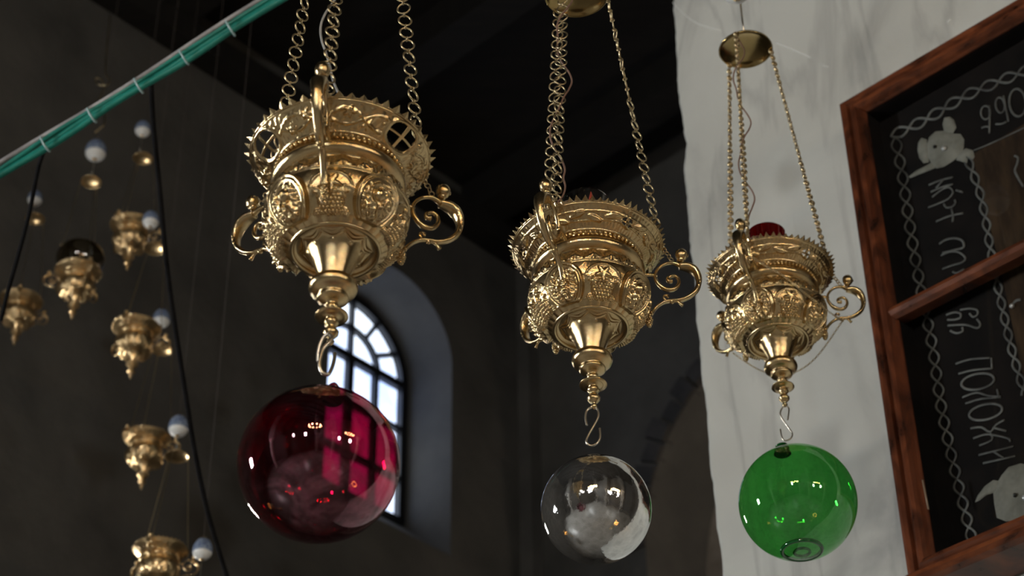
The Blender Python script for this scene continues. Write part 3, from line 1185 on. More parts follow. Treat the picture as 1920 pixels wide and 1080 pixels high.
def teeth_mesh(nt_, m):
    mb = MB()
    for k in range(nt_):
        a0, a1 = 2 * PI * k / nt_, 2 * PI * (k + 1) / nt_
        am = (a0 + a1) / 2
        jit = 1 + .22 * math.sin(k * 5.3)

        def P(a, r, z):
            return (r * math.sin(a), -r * math.cos(a), z)
        tip = P(am + .012 * math.sin(k * 3.1), 171 + 11 * jit, 137 + 7 * jit)
        V = [P(a0, 170, 136), P(am, 173, 134), P(a1, 170, 136), tip, P(a0, 169, 139), P(a1, 169, 139)]
        mb.add(V, [(0, 1, 3), (1, 2, 3), (4, 3, 5), (0, 3, 4), (2, 5, 3)])
    return mesh('serrated_edge', mb.V, mb.F, m, False)


# handle traced as (radius, height) pairs
def hp(pts):
    out = []
    for cx, cy in pts:
        X, Y = 720 + cx / 6, 330 + cy / 6
        rho = (X - 632) / .90
        out.append((rho, (400 + .279 * rho - Y) / .77))
    return out


H_MAIN = hp([(600, 325), (700, 360), (780, 425), (825, 510), (832, 600), (795, 690), (720, 742), (640, 765), (560, 765), (480, 748), (400, 740), (320, 762), (255, 805), (215, 850)])
H_MAIN_R = [6, 9, 9.5, 8.2, 6.6, 6, 5.4, 4.7, 4.2, 3.9, 3.7, 3.7, 4, 4.6]
H_SCR = hp([(620, 330), (555, 275), (480, 248), (400, 255), (330, 300), (295, 370), (315, 460), (375, 545), (450, 598), (530, 602), (582, 550), (575, 475), (520, 430), (455, 440), (455, 485), (500, 495)])
H_SCR_R = [5, 4.5, 4, 3.5, 3.5, 3.8, 4.4, 5, 5, 4.6, 4.2, 3.8, 3.6, 3.8, 4.4, 5]
H_BUD = hp([(470, 750), (415, 725), (385, 685), (400, 655), (435, 665), (430, 690)])
H_BUD2 = hp([(520, 765), (565, 790), (610, 845)])
H_HEAD = hp([(640, 195)])[0]
H_CONE = hp([(185, 925)])[0]
H_COL = hp([(480, 758)])[0]


def handle_mesh(m, hi=True):
    mb = MB()
    n, sub = (10, 5) if hi else (5, 2)

    def T3(p):
        return [(0, -r, z) for r, z in p]
    mb.add(*tube(T3(H_MAIN), H_MAIN_R, n, sub, flat=((1, 0, 0), 1.7)))
    mb.add(*tube(T3(H_SCR), H_SCR_R, n, sub, flat=((1, 0, 0), 1.3)))
    # stub joining the scroll to the neck of the bowl, and the tail to the bowl
    mb.add(*tube([(0, -157, 64), (0, -146, 68), (0, -130, 68), (0, -118, 66)], [3.5, 4, 4.5, 6], n, sub))
    mb.add(*tube([(0, -H_MAIN[-1][0], H_MAIN[-1][1]), (0, -H_MAIN[-1][0] + 10, H_MAIN[-1][1] - 4), (0, -116, H_MAIN[-1][1] - 6)], [4, 4.5, 5], n, sub))
    if hi:
        mb.add(*tube(T3(H_BUD), [2.6, 2.6, 3, 3, 3, 3.6], 8, 4))
        mb.add(*tube(T3(H_BUD2), [2.6, 3, 4.6], 8, 4))
        # acanthus leaf wrapped on the outer bend
        P, _ = catmull([Vector(p) for p in T3(H_MAIN[:6])], [1] * 6, 6)
        for i in range(2, len(P) - 4, 3):
            d = (P[i + 1] - P[i]).normalized()
            for sx in (-1, 1):
                mb.add(*tube([P[i] + Vector((sx * 4, 0, 0)), P[i] + d * 6 + Vector((sx * 9, -1, 0)), P[i] + d * 12 + Vector((sx * 7, -3, 0))], [3, 3.2, .8], 6, 3))
        mb.add(*ball((0, -H_COL[0], H_COL[1]), 5.5, 10, 8, bump=.08))
    return mesh('handle', mb.V, mb.F, m)


def head_mesh(m, hi=True):
    mb = MB()
    r, z = H_HEAD
    mb.add(*ball((0, -r, z + 3), 14.5, 20 if hi else 8, 14 if hi else 6, sq=(1, 1, 1.08), bump=.03))
    mb.add(*ball((0, -r - 13, z + 2), 4.0, 8, 6))
    mb.add(*ball((0, -r + 3, z - 12), 9, 12, 8, sq=(1.1, 1, .8)))
    if hi:
        for k in range(9):       # curls of hair
            a = 2 * PI * k / 9
            mb.add(*ball((9 * math.cos(a), -r + 3 + 7 * math.sin(a), z + 9), 4.2, 8, 6))
        mb.add(*ball((4.5, -r - 9, z + 5), 2.2, 8, 6))
        mb.add(*ball((-4.5, -r - 9, z + 5), 2.2, 8, 6))
    return mesh('cherub_head', mb.V, mb.F, m)


def pinecone_mesh(m):
    mb = MB()
    r, z = H_CONE
    for j in range(6):
        zz = z + 11 - j * 5
        rr = (6.5, 8.5, 9, 8, 6, 3)[j]
        for k in range(7):
            a = 2 * PI * (k + .5 * (j % 2)) / 7
            mb.add(*ball((rr * .7 * math.cos(a), -r + rr * .7 * math.sin(a), zz), 3.6, 6, 5))
    mb.add(*tube([(0, -r, z + 12), (0, -r, z - 17)], [6, 2], 8, 1))
    return mesh('pinecone', mb.V, mb.F, m)


FIN = [(27, -146), (30, -152), (38, -155), (44, -161), (45.5, -168), (43, -175), (36, -180), (28, -183), (26, -186), (29, -189), (29, -193), (25, -196), (17, -200), (12, -203), (10.5, -206),
       (13, -209), (14.5, -212), (13, -215), (9, -219), (10, -223), (20, -226), (30, -228), (30.5, -230), (22, -231), (11, -233), (9.5, -236), (12.5, -239), (14, -243), (12, -247), (8, -250),
       (7, -253), (11, -257), (14.5, -262), (14, -267), (10, -272), (6, -276), (5, -279), (7.5, -282), (6, -286), (3.5, -289), (0.2, -291)]
FIN = [(r, -177 + (z + 168) * 1.05) for r, z in FIN]
NECK = [(113, 44), (112, 48), (115, 51), (122, 54), (127, 60), (128.5, 66), (126, 73), (121, 78), (117, 82), (117, 87), (119, 90), (114, 93)]


CONE_P = [(78, -91), (74, -86), (70, -84), (62, -87), (54, -94), (47, -105), (41, -118), (35, -133), (30, -147), (27, -159)]


def lamp_meshes(hi, mt):
    d = {}
    if hi:
        d['bowl'] = relief_grid(bowl_profile(), 900, 170, bowl_height, mt, 'bowl')
        d['cone'] = relief_grid(CONE_P, 300, 60, cone_height, mt, 'tapered_foot')
        nth, nt = 900, 44
        d['crown'] = relief_grid(CROWN_P, nth, nt, crown_height, mt, 'pierced_crown', crown_holes(nth, nt))
        d['crown2'] = relief_grid(CROWN_P, nth, nt, crown_height2, mt, 'pierced_crown', crown_holes(nth, nt, k=.42))
        d['finial'] = mesh('finial', *lathe(FIN, 56), mt)
        d['neck'] = mesh('neck_ring', *lathe(NECK, 120), mt)
    else:
        d['bowl'] = relief_grid(bowl_profile(), 150, 30, bowl_height, mt, 'bowl')
        d['cone'] = relief_grid(CONE_P, 40, 12, lambda a, b, c: 0 * a, mt, 'tapered_foot')
        d['crown'] = relief_grid(CROWN_P, 150, 14, crown_height, mt, 'crown')
        d['finial'] = mesh('finial', *lathe(FIN, 16), mt)
        d['neck'] = mesh('neck_ring', *lathe(NECK, 32), mt)
    V, Fc = lathe([(81 + 4.5 * math.cos(t), -91 + 4 * math.sin(t)) for t in [2 * PI * i / 10 for i in range(11)]], 90 if hi else 24)
    d['foot_ring'] = mesh('foot_ring', V, Fc, mt)
    mb = MB()
    mb.add(*[lathe([(171 + 2.6 * math.cos(t), 137 + 2.6 * math.sin(t)) for t in [2 * PI * i / 8 for i in range(9)]], 120 if hi else 30)][0])
    d['rim'] = mesh('rim_wire', mb.V, mb.F, mt)
    mb = MB()
    nb = 68 if hi else 24
    for k in range(nb):
        a = 2 * PI * k / nb
        mb.add(*ball((121.5 * math.cos(a), 121.5 * math.sin(a), 89), 4.5, 8 if hi else 5, 6 if hi else 4))
    d['beads'] = mesh('beaded_band', mb.V, mb.F, mt)
    d['handle'] = handle_mesh(mt, hi)
    d['head'] = head_mesh(mt, hi)
    d['pinecone'] = pinecone_mesh(mt) if hi else None
    V, Fc = lathe([(.1, 14), (30, 13), (60, 7), (77, -1), (80, -5), (82, -3), (80, 2), (70, 13), (45, 24), (20, 32), (12, 38), (12, 50), (5, 55), (.1, 56)], 64 if hi else 20)
    d['plate'] = mesh('ceiling_plate', V, Fc, PLATE if hi else mt)
    return d


LINK = mesh('link', *torus(13.2, 2.0, 24, 6), CHAIN)
LINKS = mesh('link', *torus(4.6, 1.7, 10, 5), CHAIN)
LINKB = mesh('link', *torus(6.0, 3.9, 16, 8), CHAIN)
LINKC = mesh('link', *torus(5.2, 1.4, 12, 5), CHAIN)
LINKT = mesh('link', *torus(5.6, 1.4, 12, 5), CHAIN)


def orient(t, tw):
    """rotation whose local Z follows t, twisted by tw"""
    t = Vector(t).normalized()
    x = Vector((1, 0, 0)) - t * t.x
    x.normalize()
    y = t.cross(x)
    R = Matrix((x, y, t)).transposed()
    return R @ Matrix.Rotation(tw, 3, 'Z')


def chain(parent, P0, P1, P2, tw0, twr, pitch=33.5, big=None, small=None):
    """round-link chain from handle ring P0 over the rim P1 up to the plate P2 (parent's units)"""
    ch = obj('chain', None, parent)
    P0, P1, P2 = Vector(P0), Vector(P1), Vector(P2)
    n = int((P1 - P0).length / 9)
    for i in range(n + 1):
        p = P0.lerp(P1, i / n)
        o = obj('link', LINKT, ch, p)
        o.rotation_euler = orient(P1 - P0, (PI / 2) * (i % 2) + .4).to_euler()
    Lc = (P2 - P1).length
    n = int(Lc / pitch)
    for i in range(n + 1):
        s = i / n
        p = P1.lerp(P2, s)
        tw = tw0 + twr * math.sin(i * .23 + tw0 * 3) + .18 * math.sin(i * 2.3)
        o = obj('link', big or LINK, ch, p)
        o.rotation_euler = orient(P2 - P1, tw).to_euler()
        if i < n:
            o = obj('link', small or LINKS, ch, P1.lerp(P2, (i + .5) / n))
            o.rotation_euler = orient(P2 - P1, tw + PI / 2).to_euler()
    return ch


HI = lamp_meshes(True, GOLD)
TEETH = {48: teeth_mesh(48, GOLD), 64: teeth_mesh(64, GOLD)}


def az_vec(az, r, z):
    a = math.radians(az)
    return Vector((r * math.sin(a), -r * math.cos(a), z))


def hanging_lamp(label, px, k, azs, bowl_rot, plate_px, nteeth, tw, cord, rod_px=None):
    D = (F * S) / k
    loc = at_d(px[0], px[1], D)
    H = (at_y(*plate_px, loc.y) - loc).z / S
    lamp = thing('hanging_lamp', label, 'lamp', loc, 0, 'large ornate hanging lamps', S)
    for nm, key in (('bowl', 'bowl'), ('tapered_foot', 'cone'), ('finial', 'finial'), ('neck_ring', 'neck'), ('foot_ring', 'foot_ring'), ('beaded_band', 'beads')):
        obj(nm, HI[key], lamp, rot=(0, 0, math.radians(bowl_rot)))
    cr_ = obj('pierced_crown', HI['crown'] if nteeth == 48 else HI['crown2'], lamp, rot=(0, 0, math.radians(azs[0])))
    mo = cr_.modifiers.new('thick', 'SOLIDIFY')
    mo.thickness = 2.2
    mo.offset = -1
    obj('rim_wire', HI['rim'], lamp)
    obj('serrated_edge', TEETH[nteeth], lamp)
    for ia, az in enumerate(azs):
        h = obj('handle', HI['handle'], lamp, rot=(0, 0, math.radians(az)), scale=(1, 1.05, 1.18) if ia == 0 else None)
        obj('cherub_head', HI['head'], h)
        obj('pinecone', HI['pinecone'], h)
    obj('ceiling_plate', HI['plate'], lamp, (0, 0, H))
    for i, az in enumerate(azs):
        chain(lamp, az_vec(az, 192, 116 + (20 if i == 0 else 0)), az_vec(az, 170, 158), az_vec(az, 78, H - 6), tw[i], .5, *((24.5, LINKB, LINKC) if k < .7 else ()))
    # bare rod up to the ceiling
    top = (CEIL - loc.z) / S if rod_px is None else (at_y(*rod_px, loc.y) - loc).z / S
    V, Fc = tube([(0, 0, H + 50), (0, 0, top)], 3.2, 8, 1)
    obj('suspension_rod', mesh('suspension_rod', V, Fc, STEEL), lamp)
    # flex winding down beside the front chain
    a0 = azs[0]
    P = []
    for i in range(26):
        s = i / 25
        r = 78 + (158 - 78) * s
        z = (H - 10) + (150 - H) * s
        amp = cord[1] * (0.35 + .65 * abs(math.sin(s * PI * 3.4)))
        p = az_vec(a0, r, z) + Vector((cord[2] * amp * math.sin(s * PI * cord[3] + cord[4]), 9 * math.cos(s * PI * cord[3]), 0))
        P.append(p)
    P.append(az_vec(a0 + 8, 110, 190))
    P.append(az_vec(a0 + 20, 60, 150))
    P.append(az_vec(a0 + 40, 30, 90))
    V, Fc = tube(P, 2.3, 7, 6)
    obj('electric_flex', mesh('electric_flex', V, Fc, cord[0]), lamp)
    return lamp, loc


lamp1, l1 = hanging_lamp('largest gilded brass hanging lamp with pierced crown, over the pink glass ball', (632, 400), 1.0, (-4, 116, -124), 0, (645, -265), 48, (0.1, 0.2, 1.0), (CORDG, 26, -1, 4.2, 3.9))
lamp2, l2 = hanging_lamp('gilded brass hanging lamp with finely toothed rim, over the silvered glass ball', (1105, 556), .835, (-25, 95, -145), 12, (1085, -12), 64, (0.15, 1.1, 0.3), (CORD, 26, 1, 5.0, .2))
lamp3, l3 = hanging_lamp('smallest of three gilded lamps, red glass cup inside, hanging against the marble pier', (1453, 590), .685, (-26, 95, -145), 12, (1395, 92), 64, (.7, .9, .6), (CORD, 26, 1, 5.4, .4), (1382, 8))

# thin decorative chain looped between the handles of the pier lamp
def thin_chain(parent, pts, name='festoon_chain'):
    P, _ = catmull([Vector(p) for p in pts], [1] * len(pts), 12)
    acc, last, mb, i = 0, P[0], MB(), 0
    T_ = torus(3.9, 1.0, 8, 4)
    dist = 0
    for a, b in zip(P[:-1], P[1:]):
        seg = (b - a).length
        while dist <= seg:
            p = a.lerp(b, dist / max(seg, 1e-6))
            R = orient(b - a, (PI / 2) * (i % 2) + .5)
            mb.add([R @ Vector((v[0] * .7, v[1], v[2])) + p for v in T_[0]], T_[1])
            i += 1
            dist += 6.6
        dist -= seg
    o = obj(name, mesh(name, mb.V, mb.F, CHAIN), parent)
    o['kind'] = 'stuff'
    return o


hr = az_vec(95, H_COL[0], H_COL[1] - 6)
hl = az_vec(-145, H_COL[0], H_COL[1] - 10)
hf = az_vec(-26, H_COL[0] - 70, H_COL[1] + 40)
thin_chain(lamp3, [hr, hr.lerp(hl, .25) + Vector((0, 40, -70)), hr.lerp(hl, .5) + Vector((0, 30, -105)), hr.lerp(hl, .75) + Vector((0, 15, -78)), hl])
thin_chain(lamp3, [hr, az_vec(70, 165, -52), az_vec(45, 150, -48), az_vec(25, 143, -20), az_vec(5, 141, 25), az_vec(-12, 140, 60), az_vec(-24, 160, 85)])

# glass cups standing inside the lamps
CUPV = lathe([(.1, 40), (22, 41), (27, 50), (33, 90), (42, 150), (50, 210), (53, 248), (54, 251), (51, 251), (49.5, 246), (46, 205), (38, 140), (28, 70), (20, 52), (.1, 50)], 48)


def cup(name, label, m, loc, sz, grp=None):
    o = obj(name, mesh(name, *CUPV, m), None, loc, (0, 0, 0), sz)
    tag(o, label, 'glass cup', grp)
    return o


cup('glass_cup', 'dark red glass oil cup inside the largest lamp, behind its front handle', REDCUP, l1, S)
c2 = cup('glass_cup', 'clear glass oil cup rising inside the lamp over the silvered ball', CLEAR, l2, (S, S, S * 1.1))
c3 = cup('glass_cup', 'bright red glass oil cup showing above the rim of the pier lamp', REDCUP, l3, (S, S, S * 1.13))
FL = mat('red_bulb', (.45, .07, .04), .3)
V, Fc = lathe([(.1, 60), (7, 61), (7, 215), (9, 222), (10, 232), (8, 245), (5, 258), (2, 270), (.1, 276)], 20)
tag(obj('candle_bulb', mesh('candle_bulb', V, Fc, FL), None, l2 + Vector((14 * S, 0, 0)), (0, 0, 0), (S, S, S * 1.12)), 'small red flame-shaped bulb peeping over the rim of the middle lamp', 'bulb')

# ------------------------------------------------------------------ glass balls and their hooks


def glass_ball(name, label, px, rpx, Y, m, squash=(1, 1, 1), seg=96):
    c = at_y(px[0], px[1], Y)
    d = (M.T @ np.array(c - Vector((0, 0, CAM_H))))[2]
    R = rpx * d / F
    o = obj(name, None, None, c)
    tag(o, label, 'glass ball', 'glass balls under the lamps')
    V, Fc = ball((0, 0, 0), 1, seg, seg // 2)
    obj('globe', mesh('globe', V, Fc, m), o, scale=(R * squash[0], R * squash[1], R * squash[2]))
    return o, c, R


def hook(label, pts, Y, wd, name='wire_hook', bulge=0):
    n = len(pts)
    P = [at_y(x, y, Y) + Vector((0, bulge * math.sin(PI * i / (n - 1)), 0)) for i, (x, y) in enumerate(pts)]
    V, Fc = tube(P, wd, 9, 6)
    return tag(obj(name, mesh(name, V, Fc, STEEL)), label, 'hook', 'wire hooks holding the balls')


b1, c1, R1 = glass_ball('glass_ball', 'deep pink translucent glass ball hanging below the largest lamp', (598, 870), 151, l1.y, PINK, (1.015, 1.0, .985))
b2, cc2, R2 = glass_ball('glass_ball', 'silvered mirror-like glass ball hanging below the middle lamp', (1118, 955), 104, l2.y, MERC)
b3, cc3, R3_ = glass_ball('glass_ball', 'green translucent glass ball hanging in front of the marble pier', (1496, 942), 111, l3.y, GREEN)


def dark_glass(name, col):
    m = mat(name, col, .08, 0, .8)
    return m


PINKD = dark_glass('pink_glass_knob', (.10, .008, .022))
GREEND = dark_glass('green_glass_knob', (.006, .09, .018))
# pink ball: twisted glass loop on top
mb = MB()
mb.add(*lathe([(.085 * R1 * 1.6, R1 * .97), (.13 * R1, R1 * 1.0), (.10 * R1, R1 * 1.04), (.085 * R1, R1 * 1.08), (.01, R1 * 1.10)], 24))
mb.add(*tube([(.055 * R1, 0, R1 * 1.06), (.075 * R1, -.03 * R1, R1 * 1.12), (.03 * R1, -.04 * R1, R1 * 1.20), (-.03 * R1, 0, R1 * 1.20), (-.08 * R1, .02 * R1, R1 * 1.12), (-.06 * R1, 0, R1 * 1.06)], .030 * R1, 10, 5))
obj('glass_loop', mesh('glass_loop', mb.V, mb.F, PINKD), b1, (.12 * R1, 0, -.03 * R1))
# silvered ball: pale cap
obj('neck_cap', mesh('neck_cap', *lathe([(.16 * R2, .985 * R2), (.10 * R2, 1.0 * R2), (.035 * R2, 1.02 * R2), (.03 * R2, 1.06 * R2), (.001, 1.065 * R2)], 24), STEEL), b2)
# green ball: knob with a twist, and the pontil ring beneath
mb = MB()
mb.add(*lathe([(.15 * R3_, .975 * R3_), (.13 * R3_, 1.03 * R3_), (.10 * R3_, 1.09 * R3_), (.085 * R3_, 1.14 * R3_), (.055 * R3_, 1.17 * R3_), (.001, 1.18 * R3_)], 24))
mb.add(*tube([(.13 * R3_ * math.cos(t) * (1 - t / 40), .13 * R3_ * math.sin(t) * (1 - t / 40), R3_ * (1.01 + t * .011)) for t in [i * .5 for i in range(26)]], .018 * R3_, 6, 2))
obj('glass_knob', mesh('glass_knob', mb.V, mb.F, GREEND), b3, (-.17 * R3_, 0, 0))
V, Fc = torus(.33 * R3_, .035 * R3_, 48, 10, 'Z')
obj('pontil_ring', mesh('pontil_ring', V, Fc, GREEND), b3, (-.02 * R3_, 0, -.925 * R3_))
V, Fc = torus(.13 * R3_, .025 * R3_, 30, 8, 'Z')
obj('pontil_ring', mesh('pontil_ring', V, Fc, GREEND), b3, (-.02 * R3_, 0, -.965 * R3_))
V, Fc = ball((0, 0, 0), .06 * R1, 16, 8, sq=(1, 1, .3))

hk = lambda ox, oy, s, pts: [(ox + x / s, oy + y / s) for x, y in pts]
hook('thick S-shaped wire hook between the largest lamp and the pink ball', hk(560, 500, 4.5, [(165, 800), (166, 740), (180, 680), (215, 620), (262, 600), (285, 640), (262, 680), (215, 730), (190, 800), (182, 870), (205, 925), (250, 935), (280, 880), (300, 800), (306, 730)]), l1.y, .0028, bulge=-.012)
hook('thin S-shaped wire hook holding the silvered ball', hk(960, 640, 2.456, [(345, 387), (338, 350), (345, 318), (368, 304), (392, 312), (397, 345), (378, 385), (352, 430), (342, 460), (358, 479), (385, 474), (405, 445), (404, 400)]), l2.y, .0021)
hook('thin bent wire hook wrapped on the knob of the green ball', hk(1300, 640, 5.4, [(955, 795), (968, 700), (955, 664), (920, 655), (890, 690), (882, 745), (925, 820), (975, 890), (1002, 935), (985, 985), (930, 1005), (898, 975), (880, 890)]), l3.y, .0017)

# ------------------------------------------------------------------ small lamps hanging far behind
LO = lamp_meshes(False, GOLD2)
TEETHL = teeth_mesh(40, GOLD2)
SB = .2 / 370


def beaded_line(P, Q, r, n):
    prof = []
    P, Q = Vector(P), Vector(Q)
    pts = [P.lerp(Q, i / n) for i in range(n + 1)]
    rad = [r * (1.25 if i % 2 else .55) for i in range(n + 1)]
    return tube(pts, rad, 5, 1)


EGGV, EGGF = [], []
for j in range(19):
    th = PI * j / 18
    z = math.cos(th)
    r = math.sin(th) * (1 - .16 * z)
    for i in range(24):
        EGGV.append((r * .82 * math.cos(2 * PI * i / 24), r * .82 * math.sin(2 * PI * i / 24), z))
for j in range(18):
    for i in range(24):
        k = (i + 1) % 24
        EGGF.append((j * 24 + i, (j + 1) * 24 + i, (j + 1) * 24 + k, j * 24 + k))
EGGME = mesh('shell', EGGV, EGGF, EGG)


def egg(label, loc, h, up, down):
    o = thing('ceramic_egg', label, 'egg', loc, 0, 'painted ceramic eggs above the lamps')
    obj('shell', EGGME, o, scale=h / 2)
    V, Fc = lathe([(.12 * h, .46 * h), (.13 * h, .50 * h), (.06 * h, .55 * h), (.03 * h, .60 * h), (.002, .61 * h)], 14)
    obj('cap', mesh('cap', V, Fc, GOLD2), o)
    V, Fc = lathe([(.003, -.56 * h), (.05 * h, -.54 * h), (.10 * h, -.49 * h)], 14)
    obj('cap', mesh('cap', V, Fc, GOLD2), o)
    V, Fc = tube([(0, 0, .58 * h), (0, 0, up)], .0011, 6, 1)
    obj('suspension_wire', mesh('suspension_wire', V, Fc, CORDD), o)
    if down:
        V, Fc = tube([(0, 0, -.54 * h), (0, 0, -down)], .0014, 6, 1)
        obj('wire', mesh('wire', V, Fc, STEEL), o)
    return o


def far_lamp(label, px, wpx, plate_px, az, egg_px=None, egg_h=38, egg_label=None, cupm=None, cup_label=None):
    D = F * .2 / wpx
    loc = at_d(px[0], px[1], D)
    lp = thing('small_lamp', label, 'lamp', loc, 0, 'small gilded lamps hanging beyond', SB)
    for nm, key in (('bowl', 'bowl'), ('tapered_foot', 'cone'), ('finial', 'finial'), ('neck_ring', 'neck'), ('crown', 'crown'), ('rim_wire', 'rim'), ('beaded_band', 'beads')):
        obj(nm, LO[key], lp, rot=(0, 0, math.radians(az)))
    obj('serrated_edge', TEETHL, lp)
    pp = at_y(plate_px[0], plate_px[1], loc.y)
    off = (pp - loc) / SB
    obj('ceiling_plate', LO['plate'], lp, (off.x, 0, off.z))
    for i in range(3):
        a = az + 120 * i
        h = obj('handle', LO['handle'], lp, rot=(0, 0, math.radians(a)))
        obj('cherub_head', LO['head'], h)
        V, Fc = beaded_line(az_vec(a, 178, 130), az_vec(a, 78, off.z) + Vector((off.x, 0, 0)), 3.2, 70)
        obj('chain', mesh('chain', V, Fc, CHAIN), lp)
    if cupm:
        k = 1.35 if cupm is not AMBER else 1
        V, Fc = CUPV
        if cupm is AMBER:
            V, Fc = lathe([(60, 60), (95, 100), (140, 150), (176, 215), (186, 270), (170, 330), (130, 372), (80, 398), (70, 402)], 40)
        else:
            V = [(v[0] * 2.1, v[1] * 2.1, v[2] * .62 + 10) for v in V]
        tag(obj('glass_dome' if cupm is AMBER else 'glass_cup', mesh('cup', V, Fc, cupm), None, loc, (0, 0, 0), SB), cup_label, 'glass globe' if cupm is AMBER else 'glass cup')
    if egg_px:
        e = at_y(egg_px[0], egg_px[1], loc.y)
        hh = egg_h * D / F / .9
        egg(egg_label, e, hh, CEIL - e.z - .0, e.z - pp.z - .03)
    return lp


far_lamp('small gilded lamp high beside the dark cable, white ceramic egg over its right edge', (245, 450), 88, (268, 297), -20, (268, 241), 34, 'blue and white egg nearest below the green cable, above a gold plate')
far_lamp('small gilded lamp cut by the left picture edge', (35, 590), 86, (66, 410), 10, (66, 371), 32, 'blue and white egg furthest left of all the eggs')
far_lamp('small gilded lamp carrying a smoky round glass globe', (143, 538), 92, (171, 341), 35, (180, 281), 46, 'large painted egg hanging from the curled hook below the green cable', AMBER, 'smoky brown glass globe on the far left lamp')
far_lamp('small gilded lamp with blue cup, third down beside the dark cable', (252, 645), 97, (289, 466), -10, (283, 411), 36, 'blue and white egg at the right rim of the highest cable-side lamp', BLUECUP, 'dark blue glass cup above the middle far lamp')
far_lamp('small gilded lamp without a cup, hanging between two lamps with blue cups', (272, 852), 94, (303, 655), -32, (303, 596), 38, 'blue and white egg at the right rim of the lamp with the middle blue cup')
far_lamp('small gilded lamp with blue cup cut by the bottom picture edge', (297, 1068), 110, (331, 856), -8, (335, 798), 44, 'blue and white egg above the plate of the lowest far lamp', BLUECUP, 'dark blue glass cup at the bottom edge of the picture')
e = at_d(380, 1029, 6.7)
egg('largest and lowest blue and white egg, beside the dark cable at the bottom', e, .080, CEIL - e.z, .45)
# the dark egg just above the pier lamp's plate
e = at_y(1379, -28, l3.y)
egg('dark glazed ceramic egg above the pier lamp, cut by the top edge', e, .10, CEIL - e.z, .02)
# curled link over the largest far egg
e0 = at_y(180, 281, at_d(143, 538, F * .2 / 92).y)
P = [at_y(x, y, e0.y) for x, y in [(206, 30), (198, 130), (205, 148), (200, 160), (183, 158), (180, 147), (190, 150), (196, 162), (190, 178), (186, 186), (196, 210), (196, 232), (186, 242), (178, 248)]]
V, Fc = tube(P, .0035, 6, 5)
tag(obj('curled_hook', mesh('curled_hook', V, Fc, CHAIN)), 'tarnished curled hook above the green cable, carrying the large painted egg', 'hook')

# ------------------------------------------------------------------ green cable bundle and loose black cables
g0, g1 = at_d(-40, 349, 5.33), at_d(600, -52, 5.33)
gb = thing('cable_bundle', 'bright green plastic cable bundle with grey line on top, crossing the upper left corner', 'cable', (g0 + g1) / 2)
ax = (g1 - g0).normalized()
side = ax.cross(Vector((0, 1, 0))).normalized()
if side.z < 0:
    side = -side
dep = ax.cross(side)
mid = (g0 + g1) / 2
for i, (a, b, r) in enumerate(((-.0085, 0, .0062), (.0015, -.004, .0062), (.0095, .001, .0048))):
    P = []
    for k in range(31):
        s = k / 30
        P.append(g0.lerp(g1, s) - mid + side * G * (a + .0015 * math.sin(s * 19 + i * 2)) + dep * G * (b + .002 * math.cos(s * 15 + i)))
    V, Fc = tube(P, r * G, 8, 2)
    obj('green_strand', mesh('green_strand', V, Fc, TEAL), gb)
P = []
for k in range(31):
    s = k / 30
    P.append(g0.lerp(g1, s) - mid + side * G * (.0175 + .0035 * math.sin(s * 9 + 1)) + dep * .002)
V, Fc = tube(P, .0052 * G, 8, 2)
tag(obj('grey_strand', mesh('grey_strand', V, Fc, GREYC), gb), 'pale grey strand')
dx = 640.0
for x in (85, 172, 260, 345, 432):
    s = (x + 40) / 640
    V, Fc = tube([g0.lerp(g1, s) - mid + side * G * (.018 * math.cos(t)) + dep * G * (.014 * math.sin(t)) for t in [2 * PI * i / 16 for i in range(17)]], .0028, 6, 1)
    obj('cable_tie', mesh('cable_tie', V, Fc, TIE), gb)


def black_cable(label, pts, D, wd):
    P = [at_d(x, y, D + .25 * i / len(pts)) for i, (x, y) in enumerate(pts)]
    V, Fc = tube(P, wd, 8, 6)
    tag(obj('black_cable', mesh('black_cable', V, Fc, BLACK)), label, 'cable')


black_cable('long black cable curving down from the green bundle past the far lamps', [(283, 150), (288, 240), (299, 350), (312, 490), (328, 610), (345, 720), (366, 850), (392, 970), (430, 1095)], 5.5, .0068)
black_cable('short black cable dropping from the left end of the green bundle', [(88, 268), (72, 315), (55, 400), (34, 480), (14, 550), (2, 600)], 5.5, .0056)

# ------------------------------------------------------------------ lights out of frame, some added for warmth and glints


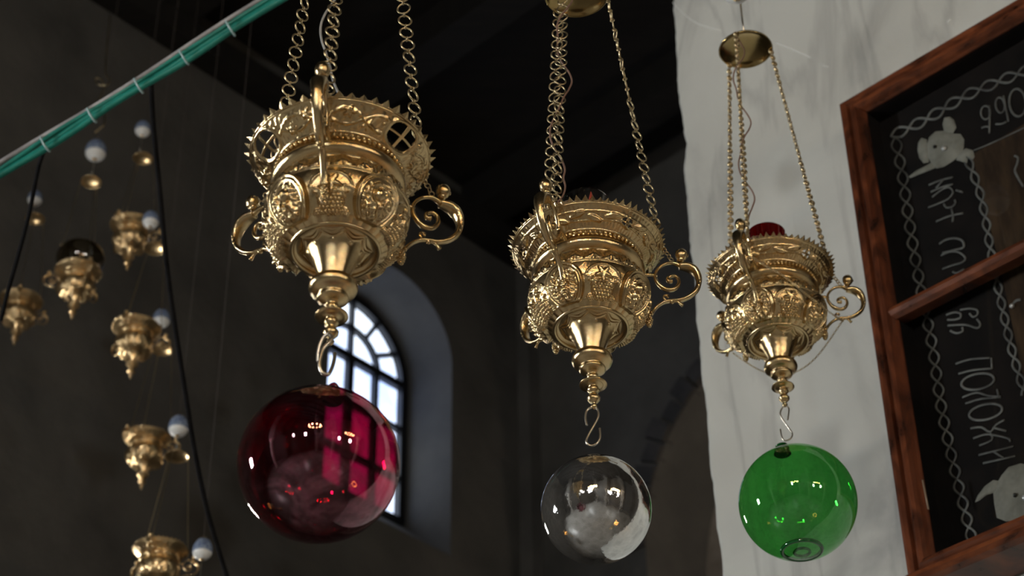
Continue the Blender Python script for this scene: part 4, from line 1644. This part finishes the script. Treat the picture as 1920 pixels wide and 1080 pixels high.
def added_chandelier(label, loc, R, nb):  # unseen wheel of bulbs, added for warm light and glints on balls and gold
    ch = thing('added_chandelier', label, 'added_chandelier', loc, 0, 'chandeliers added for warm glints')
    V, Fc = torus(R, .02, 40, 8, 'Z')
    obj('wheel', mesh('wheel', V, Fc, GOLD2), ch)
    V, Fc = tube([(0, 0, .6), (0, 0, CEIL - loc[2])], .01, 8, 1)
    obj('suspension_rod', mesh('suspension_rod', V, Fc, STEEL), ch)
    bm = mesh('bulb', *ball((0, 0, 0), .035, 12, 8, sq=(1, 1, 1.5)), BULB)
    for k in range(nb):
        a = 2 * PI * k / nb
        p = Vector((R * math.cos(a), R * math.sin(a), 0))
        obj('bulb', bm, ch, p + Vector((0, 0, .08)))
        if k % 2 == 0:
            V, Fc = tube([p, (0, 0, .6)], .006, 6, 1)
            obj('stay', mesh('stay', V, Fc, STEEL), ch)
    return ch


added_chandelier('brass wheel of warm bulbs added out of view, nearest behind the camera', (-.4, -1.4, 4.6), .55, 10)
added_chandelier('brass wheel of warm bulbs added out of view, to the right of the nave axis', (3.4, -1.4, 4.6), .55, 10)
# votive stand low on the left
wax = mat('wax', (.8, .7, .5), .5)


def candle_stand(label, loc, nc):
    vs = thing('candle_stand', label, 'candle stand', loc)
    V, Fc = lathe([(.22, 0), (.2, .03), (.04, .08), (.03, .9), (.05, .95), (.3, 1.0), (.3, 1.03), (.001, 1.03)], 28)
    obj('stand', mesh('stand', V, Fc, GOLD2), vs)
    for k in range(nc):
        a = 2 * PI * k / nc
        V, Fc = lathe([(.012, 1.02), (.012, 1.3), (.001, 1.301)], 10)
        c = obj('candle', mesh('candle', V, Fc, wax), vs, (.2 * math.cos(a), .2 * math.sin(a), 0))
        V, Fc = ball((0, 0, 1.33), .02, 10, 8, sq=(.6, .6, 1.5))
        obj('flame', mesh('flame', V, Fc, FLAME), c)


candle_stand('low brass candle stand with burning candles, below the far lamps', (-3.2, 4.2, 0), 6)
candle_stand('brass candle stand added for warm light, a full ring of burning candles, below the marble pier', (1.9, 2.0, 0), 14)  # unseen stand added to warm the right sides of the gilded lamps
